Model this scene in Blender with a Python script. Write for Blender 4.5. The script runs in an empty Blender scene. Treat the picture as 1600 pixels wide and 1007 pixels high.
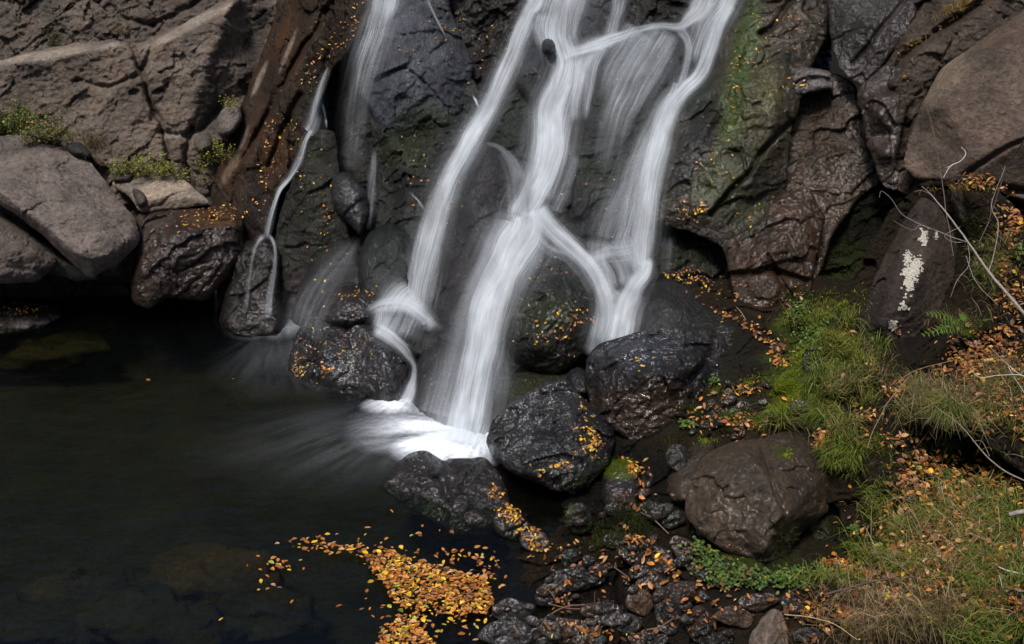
import bpy, math, random
import numpy as np
from mathutils import Vector, Matrix
from mathutils.geometry import delaunay_2d_cdt
random.seed(7); RNG = np.random.default_rng(7)
scene = bpy.context.scene

# ------------------------------------------------------------------ camera
CAM_H, PITCH, LENS = 4.5, math.radians(25), 35.0
cd = bpy.data.cameras.new('camera'); cd.lens = LENS; cd.sensor_width = 36; cd.clip_start = .1; cd.clip_end = 500
cam = bpy.data.objects.new('camera', cd); scene.collection.objects.link(cam)
cam.location = (0, 0, CAM_H); cam.rotation_euler = (math.pi/2-PITCH, 0, 0); scene.camera = cam
# ------------------------------------------------------------------ world, sun, exposure
SUN_EL, SUN_AZ = math.radians(66), math.radians(-150)     # azimuth: compass from +Y, clockwise
w = bpy.data.worlds.new("World"); scene.world = w; w.use_nodes = True
nt = w.node_tree; bg = nt.nodes['Background']
sk = nt.nodes.new('ShaderNodeTexSky'); sk.sky_type = 'NISHITA'; sk.sun_disc = False
sk.sun_elevation = SUN_EL; sk.sun_rotation = SUN_AZ; sk.air_density = 1.0; sk.dust_density = 2.5
nt.links.new(sk.outputs[0], bg.inputs[0]); bg.inputs[1].default_value = .085
sd = bpy.data.lights.new('sun', 'SUN'); sd.energy = 3.1; sd.angle = math.radians(13); sd.color = (1, .955, .89)
so = bpy.data.objects.new('sun', sd); scene.collection.objects.link(so)
d = Vector((math.sin(SUN_AZ)*math.cos(SUN_EL), math.cos(SUN_AZ)*math.cos(SUN_EL), math.sin(SUN_EL)))
so.rotation_euler = d.to_track_quat('Z', 'Y').to_euler(); so.location = d*30
vs = scene.view_settings; vs.view_transform = 'Standard'; vs.look = 'None'; vs.exposure = 0.36; vs.gamma = 1
scene.render.engine = 'CYCLES'
try:
    scene.cycles.transparent_max_bounces = 24; scene.cycles.max_bounces = 5
except Exception: pass

# ------------------------------------------------------------------ pixel <-> world (source picture 1600 x 1007)
F = LENS/36*1600; CP, SP = math.cos(PITCH), math.sin(PITCH)
def unproj(x, y, t):
    x = np.asarray(x, float); y = np.asarray(y, float); t = np.asarray(t, float)
    a = (x-800)/F; b = (503.5-y)/F
    return np.stack([t*a, t*(CP+b*SP), CAM_H+t*(-SP+b*CP)], -1)
def proj(P):
    X, Y, Z = P[..., 0], P[..., 1], P[..., 2]-CAM_H
    t = Y*CP-Z*SP; b = (Y*SP+Z*CP)/t
    return 800+X/t*F, 503.5-b*F, t
def tw(y, z=0):
    return (CAM_H-z)/(SP-CP*(503.5-y)/F)

# ------------------------------------------------------------------ numpy noise
def _h(ix, iy, iz, s=0):
    with np.errstate(over='ignore'):
        h = (ix.astype(np.uint32)*np.uint32(374761393)) ^ (iy.astype(np.uint32)*np.uint32(668265263)) ^ (iz.astype(np.uint32)*np.uint32(2147483647+144665)) ^ np.uint32((s*1013904223+12345) & 0xffffffff)
        h ^= h >> np.uint32(15); h = h*np.uint32(2246822519); h ^= h >> np.uint32(13); h = h*np.uint32(3266489917); h ^= h >> np.uint32(16)
    return h.astype(np.float32)/np.float32(4294967295)
def vnoise(p, s=0):
    f = np.floor(p); i = f.astype(np.int64); r = (p-f).astype(np.float32); r = r*r*(3-2*r); out = 0
    for dx in (0, 1):
        for dy in (0, 1):
            for dz in (0, 1):
                wgt = (r[..., 0] if dx else 1-r[..., 0])*(r[..., 1] if dy else 1-r[..., 1])*(r[..., 2] if dz else 1-r[..., 2])
                out = out+wgt*_h(i[..., 0]+dx, i[..., 1]+dy, i[..., 2]+dz, s)
    return out
def fbm(p, oct=4, s=0):
    a, o, n = 1., 0, 0
    for k in range(oct):
        o = o+a*(vnoise(p*2**k+k*17.3, s+k)-.5)*2; n += a; a *= .52
    return o/n
def chips(p, s=0):
    """broken facets: every cell its own tilted plane; also the distance to the nearest crack"""
    f = np.floor(p); i = f.astype(np.int64)
    d1 = np.full(p.shape[:-1], 9., np.float32); d2 = d1.copy(); val = np.zeros_like(d1)
    for dx in (-1, 0, 1):
        for dy in (-1, 0, 1):
            for dz in (-1, 0, 1):
                a, b, c = i[..., 0]+dx, i[..., 1]+dy, i[..., 2]+dz
                ex = p[..., 0]-a-_h(a, b, c, s); ey = p[..., 1]-b-_h(a, b, c, s+1); ez = p[..., 2]-c-_h(a, b, c, s+2)
                dd = ex*ex+ey*ey+ez*ez
                v = (_h(a, b, c, s+3)-.5)*1.6*ex+(_h(a, b, c, s+4)-.5)*1.6*ey+(_h(a, b, c, s+5)-.5)*1.6*ez+(_h(a, b, c, s+6)-.5)*.7
                m = dd < d1
                d2 = np.where(m, d1, np.minimum(d2, dd)); val = np.where(m, v, val); d1 = np.where(m, dd, d1)
    return val, np.sqrt(d2)-np.sqrt(d1)
def rot(p, ax=.5, az=.4):
    R = np.array(Matrix.Rotation(az, 3, 'Y') @ Matrix.Rotation(ax, 3, 'X'))
    return p @ R.T

# ------------------------------------------------------------------ materials
def nodemat(name):
    m = bpy.data.materials.new(name); m.use_nodes = True; n = m.node_tree
    b = n.nodes['Principled BSDF']; return m, n, b, n.nodes['Material Output']
def N(n, t, **kw):
    o = n.nodes.new(t)
    for k, v in kw.items():
        if k.startswith('i_'): o.inputs[k[2:].replace('_', ' ')].default_value = v
        else: setattr(o, k, v)
    return o
def rock_mat(name, bump=1.0, fine=1.0, spec=.15, stretch=(1, 1, 1), rz=(0, 0, 0), spk=0.0, coat=.35):
    m, n, b, out = nodemat(name); L = n.links.new
    tc = N(n, 'ShaderNodeTexCoord'); geo = N(n, 'ShaderNodeNewGeometry')
    mp = N(n, 'ShaderNodeMapping'); mp.inputs['Scale'].default_value = stretch; mp.inputs['Rotation'].default_value = rz
    L(geo.outputs['Position'], mp.inputs['Vector'])
    at = N(n, 'ShaderNodeAttribute', attribute_name='Col'); wt = N(n, 'ShaderNodeAttribute', attribute_name='wet')
    n1 = N(n, 'ShaderNodeTexNoise', i_Scale=2.3, i_Detail=7., i_Roughness=.62)
    n2 = N(n, 'ShaderNodeTexNoise', i_Scale=21., i_Detail=8., i_Roughness=.7)
    n3 = N(n, 'ShaderNodeTexNoise', i_Scale=60., i_Detail=4., i_Roughness=.65)
    v1 = N(n, 'ShaderNodeTexVoronoi', i_Scale=26.); v1.feature = 'F1'
    for q in (n1, n2, n3, v1): L(mp.outputs[0], q.inputs['Vector'])
    r1 = N(n, 'ShaderNodeMapRange'); r1.inputs['From Min'].default_value = .3; r1.inputs['From Max'].default_value = .7
    r1.inputs['To Min'].default_value = .55; r1.inputs['To Max'].default_value = 1.4; L(n1.outputs[0], r1.inputs[0])
    r2 = N(n, 'ShaderNodeMapRange'); r2.inputs['From Min'].default_value = .3; r2.inputs['From Max'].default_value = .7
    r2.inputs['To Min'].default_value = .5; r2.inputs['To Max'].default_value = 1.5; L(n2.outputs[0], r2.inputs[0])
    mu = N(n, 'ShaderNodeMath', operation='MULTIPLY'); L(r1.outputs[0], mu.inputs[0]); L(r2.outputs[0], mu.inputs[1])
    sc = N(n, 'ShaderNodeVectorMath', operation='SCALE'); L(at.outputs['Color'], sc.inputs[0]); L(mu.outputs[0], sc.inputs['Scale'])
    # warm / cool drift
    hs = N(n, 'ShaderNodeHueSaturation'); r3 = N(n, 'ShaderNodeMapRange'); r3.inputs['To Min'].default_value = .5; r3.inputs['To Max'].default_value = 1.5
    L(n1.outputs[0], r3.inputs[0]); L(r3.outputs[0], hs.inputs['Saturation']); L(sc.outputs[0], hs.inputs['Color'])
    col = hs.outputs[0]
    if spk:   # pale lichen specks
        v2 = N(n, 'ShaderNodeTexNoise', i_Scale=34., i_Detail=5., i_Roughness=.75); L(geo.outputs['Position'], v2.inputs['Vector'])
        r4 = N(n, 'ShaderNodeMapRange'); r4.inputs['From Min'].default_value = .63; r4.inputs['From Max'].default_value = .7; r4.inputs['To Max'].default_value = spk
        L(v2.outputs[0], r4.inputs[0]); mx = N(n, 'ShaderNodeMix', data_type='RGBA'); L(r4.outputs[0], mx.inputs['Factor']); L(col, mx.inputs[6]); mx.inputs[7].default_value = (.42, .39, .34, 1)
        col = mx.outputs[2]
    L(col, b.inputs['Base Color'])
    rr = N(n, 'ShaderNodeMapRange'); rr.inputs['To Min'].default_value = .9; rr.inputs['To Max'].default_value = .2; L(wt.outputs['Fac'], rr.inputs[0])
    ra = N(n, 'ShaderNodeMath', operation='MULTIPLY_ADD'); L(n2.outputs[0], ra.inputs[0]); ra.inputs[1].default_value = .25; L(rr.outputs[0], ra.inputs[2])
    rs = N(n, 'ShaderNodeMath', operation='SUBTRACT'); L(ra.outputs[0], rs.inputs[0]); rs.inputs[1].default_value = .12
    L(rs.outputs[0], b.inputs['Roughness'])
    b.inputs['Specular IOR Level'].default_value = spec
    cm = N(n, 'ShaderNodeMath', operation='MULTIPLY'); L(wt.outputs['Fac'], cm.inputs[0]); cv = N(n, 'ShaderNodeMapRange'); cv.inputs['From Min'].default_value = .4; cv.inputs['From Max'].default_value = .6; cv.inputs['To Min'].default_value = .4*coat; cv.inputs['To Max'].default_value = coat; L(n1.outputs[0], cv.inputs[0]); L(cv.outputs[0], cm.inputs[1])
    L(cm.outputs[0], b.inputs['Coat Weight']); b.inputs['Coat Roughness'].default_value = .09; b.inputs['Coat IOR'].default_value = 1.75
    b1 = N(n, 'ShaderNodeBump', i_Strength=.9*bump, i_Distance=.045); b2 = N(n, 'ShaderNodeBump', i_Strength=.9*fine, i_Distance=.013); b3 = N(n, 'ShaderNodeBump', i_Strength=.5*bump, i_Distance=.022)
    L(n2.outputs[0], b1.inputs['Height']); L(v1.outputs['Distance'], b3.inputs['Height']); L(n3.outputs[0], b2.inputs['Height'])
    L(b3.outputs[0], b1.inputs['Normal']); L(b1.outputs[0], b2.inputs['Normal']); L(b2.outputs[0], b.inputs['Normal']); 
    nC = N(n, 'ShaderNodeTexNoise', i_Scale=27., i_Detail=3., i_Roughness=.5); nD = N(n, 'ShaderNodeTexNoise', i_Scale=80., i_Detail=1.5, i_Roughness=.5)
    L(mp.outputs[0], nC.inputs['Vector']); L(mp.outputs[0], nD.inputs['Vector'])
    b4 = N(n, 'ShaderNodeBump', i_Strength=.9, i_Distance=.03); L(nC.outputs[0], b4.inputs['Height'])
    b5 = N(n, 'ShaderNodeBump', i_Strength=.8, i_Distance=.009); L(nD.outputs[0], b5.inputs['Height']); L(b4.outputs[0], b5.inputs['Normal']); L(b5.outputs[0], b.inputs['Coat Normal'])
    return m
M = {}
M['dry'] = rock_mat('dry_stone', 1.0, 1.0, spk=.35)
M['wet'] = rock_mat('wet_stone', 1.1, 1.0, coat=1.)
M['slick'] = rock_mat('slick_stone_under_water', .8, .8, stretch=(1.6, 1, .6), rz=(0, .45, 0), coat=.28)
M['slab'] = rock_mat('banded_brown_stone', .9, .9, stretch=(2.2, 1, .45), rz=(0, .42, 0), coat=.3)
M['earth'] = rock_mat('damp_earth', 1.3, 1.3, coat=0)
def attr_mat(name, rough=.6, trans=.3, spec=.4):
    m, n, b, out = nodemat(name); L = n.links.new
    at = N(n, 'ShaderNodeAttribute', attribute_name='Col'); geo = N(n, 'ShaderNodeNewGeometry')
    no = N(n, 'ShaderNodeTexNoise', i_Scale=60., i_Detail=3.); L(geo.outputs['Position'], no.inputs['Vector'])
    r = N(n, 'ShaderNodeMapRange'); r.inputs['From Min'].default_value = .3; r.inputs['From Max'].default_value = .7; r.inputs['To Min'].default_value = .65; r.inputs['To Max'].default_value = 1.25; L(no.outputs[0], r.inputs[0])
    sc = N(n, 'ShaderNodeVectorMath', operation='SCALE'); L(at.outputs['Color'], sc.inputs[0]); L(r.outputs[0], sc.inputs['Scale'])
    L(sc.outputs[0], b.inputs['Base Color']); b.inputs['Roughness'].default_value = rough; b.inputs['Specular IOR Level'].default_value = spec
    tr = N(n, 'ShaderNodeBsdfTranslucent'); L(sc.outputs[0], tr.inputs[0]); mx = N(n, 'ShaderNodeMixShader'); mx.inputs[0].default_value = trans
    L(b.outputs[0], mx.inputs[1]); L(tr.outputs[0], mx.inputs[2]); L(mx.outputs[0], out.inputs[0])
    return m
M['leaf'] = attr_mat('autumn_leaf', .45, .2); M['grass'] = attr_mat('grass_blade', .5, .35); M['moss'] = attr_mat('moss', .9, .3, .1); M['twig'] = attr_mat('bare_twig', .7, 0)
def fall_mat():
    m, n, b, out = nodemat('falling_water'); L = n.links.new
    uv = N(n, 'ShaderNodeUVMap'); dn = N(n, 'ShaderNodeAttribute', attribute_name='dens')
    mp = N(n, 'ShaderNodeMapping'); mp.inputs['Scale'].default_value = (18, .45, 1)
    wm = N(n, 'ShaderNodeMapping'); wm.inputs['Scale'].default_value = (4, 1.3, 1); L(uv.outputs[0], wm.inputs[0]); wn = N(n, 'ShaderNodeTexNoise', i_Scale=1., i_Detail=3.); L(wm.outputs[0], wn.inputs['Vector'])
    ws = N(n, 'ShaderNodeMath', operation='MULTIPLY_ADD'); L(wn.outputs[0], ws.inputs[0]); ws.inputs[1].default_value = .07; ws.inputs[2].default_value = -.035
    wc = N(n, 'ShaderNodeCombineXYZ'); L(ws.outputs[0], wc.inputs[0]); wa = N(n, 'ShaderNodeVectorMath', operation='ADD'); L(uv.outputs[0], wa.inputs[0]); L(wc.outputs[0], wa.inputs[1])
    L(wa.outputs[0], mp.inputs[0])
    mp2 = N(n, 'ShaderNodeMapping'); mp2.inputs['Scale'].default_value = (52, .8, 1); L(wa.outputs[0], mp2.inputs[0])
    a = N(n, 'ShaderNodeTexNoise', i_Scale=1., i_Detail=4., i_Roughness=.6); L(mp.outputs[0], a.inputs['Vector'])
    c = N(n, 'ShaderNodeTexNoise', i_Scale=1., i_Detail=3., i_Roughness=.6); L(mp2.outputs[0], c.inputs['Vector'])
    s = N(n, 'ShaderNodeMath', operation='ADD'); L(a.outputs[0], s.inputs[0]); L(c.outputs[0], s.inputs[1])
    S = N(n, 'ShaderNodeMath', operation='MULTIPLY_ADD', use_clamp=True); L(s.outputs[0], S.inputs[0]); S.inputs[1].default_value = 1.9; S.inputs[2].default_value = -1.35
    d2 = N(n, 'ShaderNodeMath', operation='POWER'); L(dn.outputs['Fac'], d2.inputs[0]); d2.inputs[1].default_value = 2.2
    d3 = N(n, 'ShaderNodeMath', operation='MULTIPLY'); L(d2.outputs[0], d3.inputs[0]); d3.inputs[1].default_value = .6
    mxs = N(n, 'ShaderNodeMix', data_type='FLOAT'); L(d3.outputs[0], mxs.inputs[0]); L(S.outputs[0], mxs.inputs[2]); mxs.inputs[3].default_value = 1.
    s6 = N(n, 'ShaderNodeMath', operation='MULTIPLY', use_clamp=True); L(mxs.outputs[0], s6.inputs[0]); L(dn.outputs['Fac'], s6.inputs[1])
    lm = N(n, 'ShaderNodeMapping'); lm.inputs['Scale'].default_value = (7, 2.4, 1); L(uv.outputs[0], lm.inputs[0]); ln = N(n, 'ShaderNodeTexNoise', i_Scale=1., i_Detail=3.); L(lm.outputs[0], ln.inputs['Vector'])
    lr = N(n, 'ShaderNodeMapRange'); lr.inputs['From Min'].default_value = .35; lr.inputs['From Max'].default_value = .62; lr.inputs['To Min'].default_value = .58; lr.inputs['To Max'].default_value = 1.; L(ln.outputs[0], lr.inputs[0])
    s7 = N(n, 'ShaderNodeMath', operation='MULTIPLY', use_clamp=True); L(s6.outputs[0], s7.inputs[0]); L(lr.outputs[0], s7.inputs[1]); s6 = s7
    gn = N(n, 'ShaderNodeNewGeometry'); vm = N(n, 'ShaderNodeVectorMath', operation='SCALE'); L(gn.outputs['Normal'], vm.inputs[0]); vm.inputs['Scale'].default_value = .35
    va = N(n, 'ShaderNodeVectorMath', operation='ADD'); L(vm.outputs[0], va.inputs[0]); va.inputs[1].default_value = (0, -.35, .75)
    vn = N(n, 'ShaderNodeVectorMath', operation='NORMALIZE'); L(va.outputs[0], vn.inputs[0])
    df = N(n, 'ShaderNodeBsdfDiffuse'); df.inputs[0].default_value = (.87, .93, 1, 1)
    L(vn.outputs[0], df.inputs['Normal'])
    tl = N(n, 'ShaderNodeBsdfTranslucent'); tl.inputs[0].default_value = (.87, .93, 1, 1)
    m0 = N(n, 'ShaderNodeMixShader'); L(vn.outputs[0], tl.inputs['Normal']); m0.inputs[0].default_value = .45; L(df.outputs[0], m0.inputs[1]); L(tl.outputs[0], m0.inputs[2])
    tp = N(n, 'ShaderNodeBsdfTransparent'); mx = N(n, 'ShaderNodeMixShader')
    L(s6.outputs[0], mx.inputs[0]); L(tp.outputs[0], mx.inputs[1]); L(m0.outputs[0], mx.inputs[2]); L(mx.outputs[0], out.inputs[0])
    return m
M['fall'] = fall_mat()
def pool_mat():
    m, n, b, out = nodemat('pool_water'); L = n.links.new
    geo = N(n, 'ShaderNodeNewGeometry'); mp = N(n, 'ShaderNodeMapping'); mp.inputs['Scale'].default_value = (.9, 1.5, 1); mp.inputs['Rotation'].default_value = (0, 0, .35)
    L(geo.outputs['Position'], mp.inputs[0])
    a = N(n, 'ShaderNodeTexNoise', i_Scale=3.4, i_Detail=5., i_Roughness=.55); L(mp.outputs[0], a.inputs['Vector'])
    bp = N(n, 'ShaderNodeBump', i_Strength=.5, i_Distance=.05); L(a.outputs[0], bp.inputs['Height'])
    gl = N(n, 'ShaderNodeBsdfGlossy'); gl.inputs['Roughness'].default_value = .2; L(bp.outputs[0], gl.inputs['Normal']); gl.inputs[0].default_value = (.87, .93, 1, 1)
    tp = N(n, 'ShaderNodeBsdfTransparent'); tp.inputs[0].default_value = (.5, .55, .42, 1)
    fr = N(n, 'ShaderNodeFresnel'); fr.inputs[0].default_value = 1.36; L(bp.outputs[0], fr.inputs['Normal'])
    mx = N(n, 'ShaderNodeMixShader'); L(fr.outputs[0], mx.inputs[0]); L(tp.outputs[0], mx.inputs[1]); L(gl.outputs[0], mx.inputs[2])
    fo = N(n, 'ShaderNodeAttribute', attribute_name='foam'); fn = N(n, 'ShaderNodeTexNoise', i_Scale=22., i_Detail=5., i_Roughness=.65); L(mp.outputs[0], fn.inputs['Vector'])
    r = N(n, 'ShaderNodeMapRange'); r.inputs['From Min'].default_value = .3; r.inputs['From Max'].default_value = .7; r.inputs['To Min'].default_value = .72; r.inputs['To Max'].default_value = 1.2; L(fn.outputs[0], r.inputs[0])
    fm = N(n, 'ShaderNodeMath', operation='MULTIPLY', use_clamp=True); L(fo.outputs['Fac'], fm.inputs[0]); L(r.outputs[0], fm.inputs[1])
    df = N(n, 'ShaderNodeBsdfDiffuse'); df.inputs[0].default_value = (.82, .87, .95, 1)
    m2 = N(n, 'ShaderNodeMixShader'); L(fm.outputs[0], m2.inputs[0]); L(mx.outputs[0], m2.inputs[1]); L(df.outputs[0], m2.inputs[2]); L(m2.outputs[0], out.inputs[0])
    return m
M['pool'] = pool_mat()

# ------------------------------------------------------------------ object helpers
def tag(o, label=None, cat=None, group=None, kind=None):
    if label: o['label'] = label
    if cat: o['category'] = cat
    if group: o['group'] = group
    if kind: o['kind'] = kind
    return o
def mesh_obj(name, V, Fc, mat, col=None, wet=None, extra=None, smooth=True, origin=None, parent=None):
    V = np.asarray(V, np.float32); me = bpy.data.meshes.new(name)
    if origin is None:
        origin = np.array([(V[:, 0].min()+V[:, 0].max())/2, (V[:, 1].min()+V[:, 1].max())/2, V[:, 2].min()]) if parent is None else np.zeros(3)
    V = V-np.asarray(origin, np.float32)
    me.vertices.add(len(V)); me.vertices.foreach_set('co', V.ravel().astype(np.float32))
    Fc = [np.asarray(f, np.int32) for f in (Fc if isinstance(Fc, list) else [Fc]) if len(f)]
    li = np.concatenate([f.ravel() for f in Fc]); tot = np.concatenate([np.full(len(f), f.shape[1], np.int32) for f in Fc])
    st = np.concatenate([[0], np.cumsum(tot)[:-1]]).astype(np.int32)
    me.loops.add(len(li)); me.loops.foreach_set('vertex_index', li); me.polygons.add(len(tot))
    me.polygons.foreach_set('loop_start', st); me.polygons.foreach_set('loop_total', tot)
    if smooth: me.polygons.foreach_set('use_smooth', np.ones(len(tot), bool))
    me.update(calc_edges=True); me.validate()
    if col is not None:
        a = me.attributes.new('Col', 'FLOAT_COLOR', 'POINT'); c = np.ones((len(V), 4), np.float32); c[:, :3] = col; a.data.foreach_set('color', c.ravel())
    for k, v in dict(extra or {}, **({'wet': wet} if wet is not None else {})).items():
        a = me.attributes.new(k, 'FLOAT', 'POINT'); a.data.foreach_set('value', np.broadcast_to(np.asarray(v, np.float32), (len(V),)).copy())
    me.materials.append(mat)
    o = bpy.data.objects.new(name, me); scene.collection.objects.link(o)
    o.location = Vector([float(q) for q in origin])
    if parent is not None: o.parent = parent
    return o

# ------------------------------------------------------------------ global lattice (2 source pixels) and nearest-surface buffer
STEP, GX0, GY0, GW, GH = 2.0, -220, -240, 1030, 720
ZB = np.full((GH, GW), 99., np.float32)
def sampleZ(B, x, y):
    u = np.clip((np.asarray(x, float)-GX0)/STEP, 0, GW-1.01); v = np.clip((np.asarray(y, float)-GY0)/STEP, 0, GH-1.01)
    i = u.astype(int); j = v.astype(int); a = u-i; b = v-j
    return (B[j, i]*(1-a)+B[j, i+1]*a)*(1-b)+(B[j+1, i]*(1-a)+B[j+1, i+1]*a)*b
def blur(A, r):
    k = np.exp(-np.arange(-2*r, 2*r+1)**2/(2.*r*r)); k /= k.sum(); P = np.pad(A, 2*r, mode='edge')
    T = sum(k[q]*P[:, q:q+A.shape[1]] for q in range(len(k)))
    return sum(k[q]*T[q:q+A.shape[0], :] for q in range(len(k)))
def minf(A, r):
    P = np.pad(A, r, mode='edge'); T = P[:, :A.shape[1]].copy()
    for q in range(2*r+1): T = np.minimum(T, P[:, q:q+A.shape[1]])
    U = T[:A.shape[0]].copy()
    for q in range(2*r+1): U = np.minimum(U, T[q:q+A.shape[0]])
    return U
def inpoly(x, y, P):
    c = np.zeros(x.shape, bool); n = len(P)
    for i in range(n):
        x1, y1 = P[i][:2]; x2, y2 = P[(i+1) % n][:2]
        if y1 == y2: continue
        m = ((y1 > y) != (y2 > y)) & (x < (x2-x1)*(y-y1)/(y2-y1)+x1); c ^= m
    return c
def segdist(x, y, P, closed=True):
    D = np.full(x.shape, 1e9, np.float32); nx = np.zeros_like(D); ny = np.zeros_like(D); n = len(P)
    for i in range(n if closed else n-1):
        x1, y1 = P[i][:2]; x2, y2 = P[(i+1) % n][:2]; ex, ey = x2-x1, y2-y1; L = ex*ex+ey*ey+1e-9
        s = np.clip(((x-x1)*ex+(y-y1)*ey)/L, 0, 1); qx = x1+s*ex; qy = y1+s*ey; dd = (x-qx)**2+(y-qy)**2
        m = dd < D; D = np.where(m, dd, D); nx = np.where(m, qx, nx); ny = np.where(m, qy, ny)
    return np.sqrt(D), nx, ny
def jag(P, amp, seed, step=7):
    out = []; n = len(P)
    for i in range(n):
        x1, y1, t1 = P[i]; x2, y2, t2 = P[(i+1) % n]; L = math.hypot(x2-x1, y2-y1); k = max(1, int(L/step))
        for q in range(k):
            s = q/k; out.append([x1+(x2-x1)*s, y1+(y2-y1)*s, t1+(t2-t1)*s])
    A = np.array(out)
    # soften corners, then roughen
    for _ in range(1): A[:, :2] = .5*A[:, :2]+.25*(np.roll(A[:, :2], 1, 0)+np.roll(A[:, :2], -1, 0))
    p = np.stack([A[:, 0]/16, A[:, 1]/16, np.full(len(A), seed*3.1)], -1)
    A[:, 0] += amp*fbm(p, 3, seed); A[:, 1] += amp*fbm(p+50, 3, seed)
    return A
def tin(x, y, outline, inner, lines):
    pts = [tuple(p) for p in outline]; edges = [(i, (i+1) % len(pts)) for i in range(len(pts))]
    for p in inner: pts.append(tuple(p))
    for l in lines:
        b = len(pts); pts += [tuple(p) for p in l]; edges += [(b+i, b+i+1) for i in range(len(l)-1)]
    r = delaunay_2d_cdt([Vector(p[:2]) for p in pts], edges, [], 0, 1e-4)
    vo, fo, ov = r[0], r[2], r[3]
    T = np.zeros(len(vo))
    for i, src in enumerate(ov):
        if src: T[i] = pts[src[0]][2]
        else:
            dd = sorted((math.hypot(vo[i][0]-p[0], vo[i][1]-p[1]), p[2]) for p in pts)[:2]
            T[i] = (dd[0][1]*dd[1][0]+dd[1][1]*dd[0][0])/(dd[0][0]+dd[1][0]+1e-6)
    out = np.full(x.shape, np.nan, np.float32); X0, Y0 = x[0, 0], y[0, 0]
    for f in fo:
        a, b, c = f; ax, ay = vo[a]; bx, by = vo[b]; cx, cy = vo[c]; det = (by-cy)*(ax-cx)+(cx-bx)*(ay-cy)
        if abs(det) < 1e-6: continue
        i0 = max(0, int((min(ax, bx, cx)-X0)/STEP)-1); i1 = min(x.shape[1], int((max(ax, bx, cx)-X0)/STEP)+2)
        j0 = max(0, int((min(ay, by, cy)-Y0)/STEP)-1); j1 = min(x.shape[0], int((max(ay, by, cy)-Y0)/STEP)+2)
        if i0 >= i1 or j0 >= j1: continue
        xs = x[j0:j1, i0:i1]; ys = y[j0:j1, i0:i1]
        l1 = ((by-cy)*(xs-cx)+(cx-bx)*(ys-cy))/det; l2 = ((cy-ay)*(xs-cx)+(ax-cx)*(ys-cy))/det; l3 = 1-l1-l2
        m = (l1 >= -1e-3) & (l2 >= -1e-3) & (l3 >= -1e-3)
        out[j0:j1, i0:i1] = np.where(m, l1*T[a]+l2*T[b]+l3*T[c], out[j0:j1, i0:i1])
    # fill the thin band outside the TIN
    for _ in range(12):
        bad = np.isnan(out)
        if not bad.any(): break
        P = np.pad(out, 1, constant_values=np.nan)
        st = np.stack([P[1:-1, :-2], P[1:-1, 2:], P[:-2, 1:-1], P[2:, 1:-1]])
        with np.errstate(all='ignore'):
            import warnings
            with warnings.catch_warnings():
                warnings.simplefilter('ignore'); mm = np.nanmean(st, 0)
        out = np.where(bad, mm, out)
    return np.where(np.isnan(out), np.nanmean(out), out)

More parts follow.
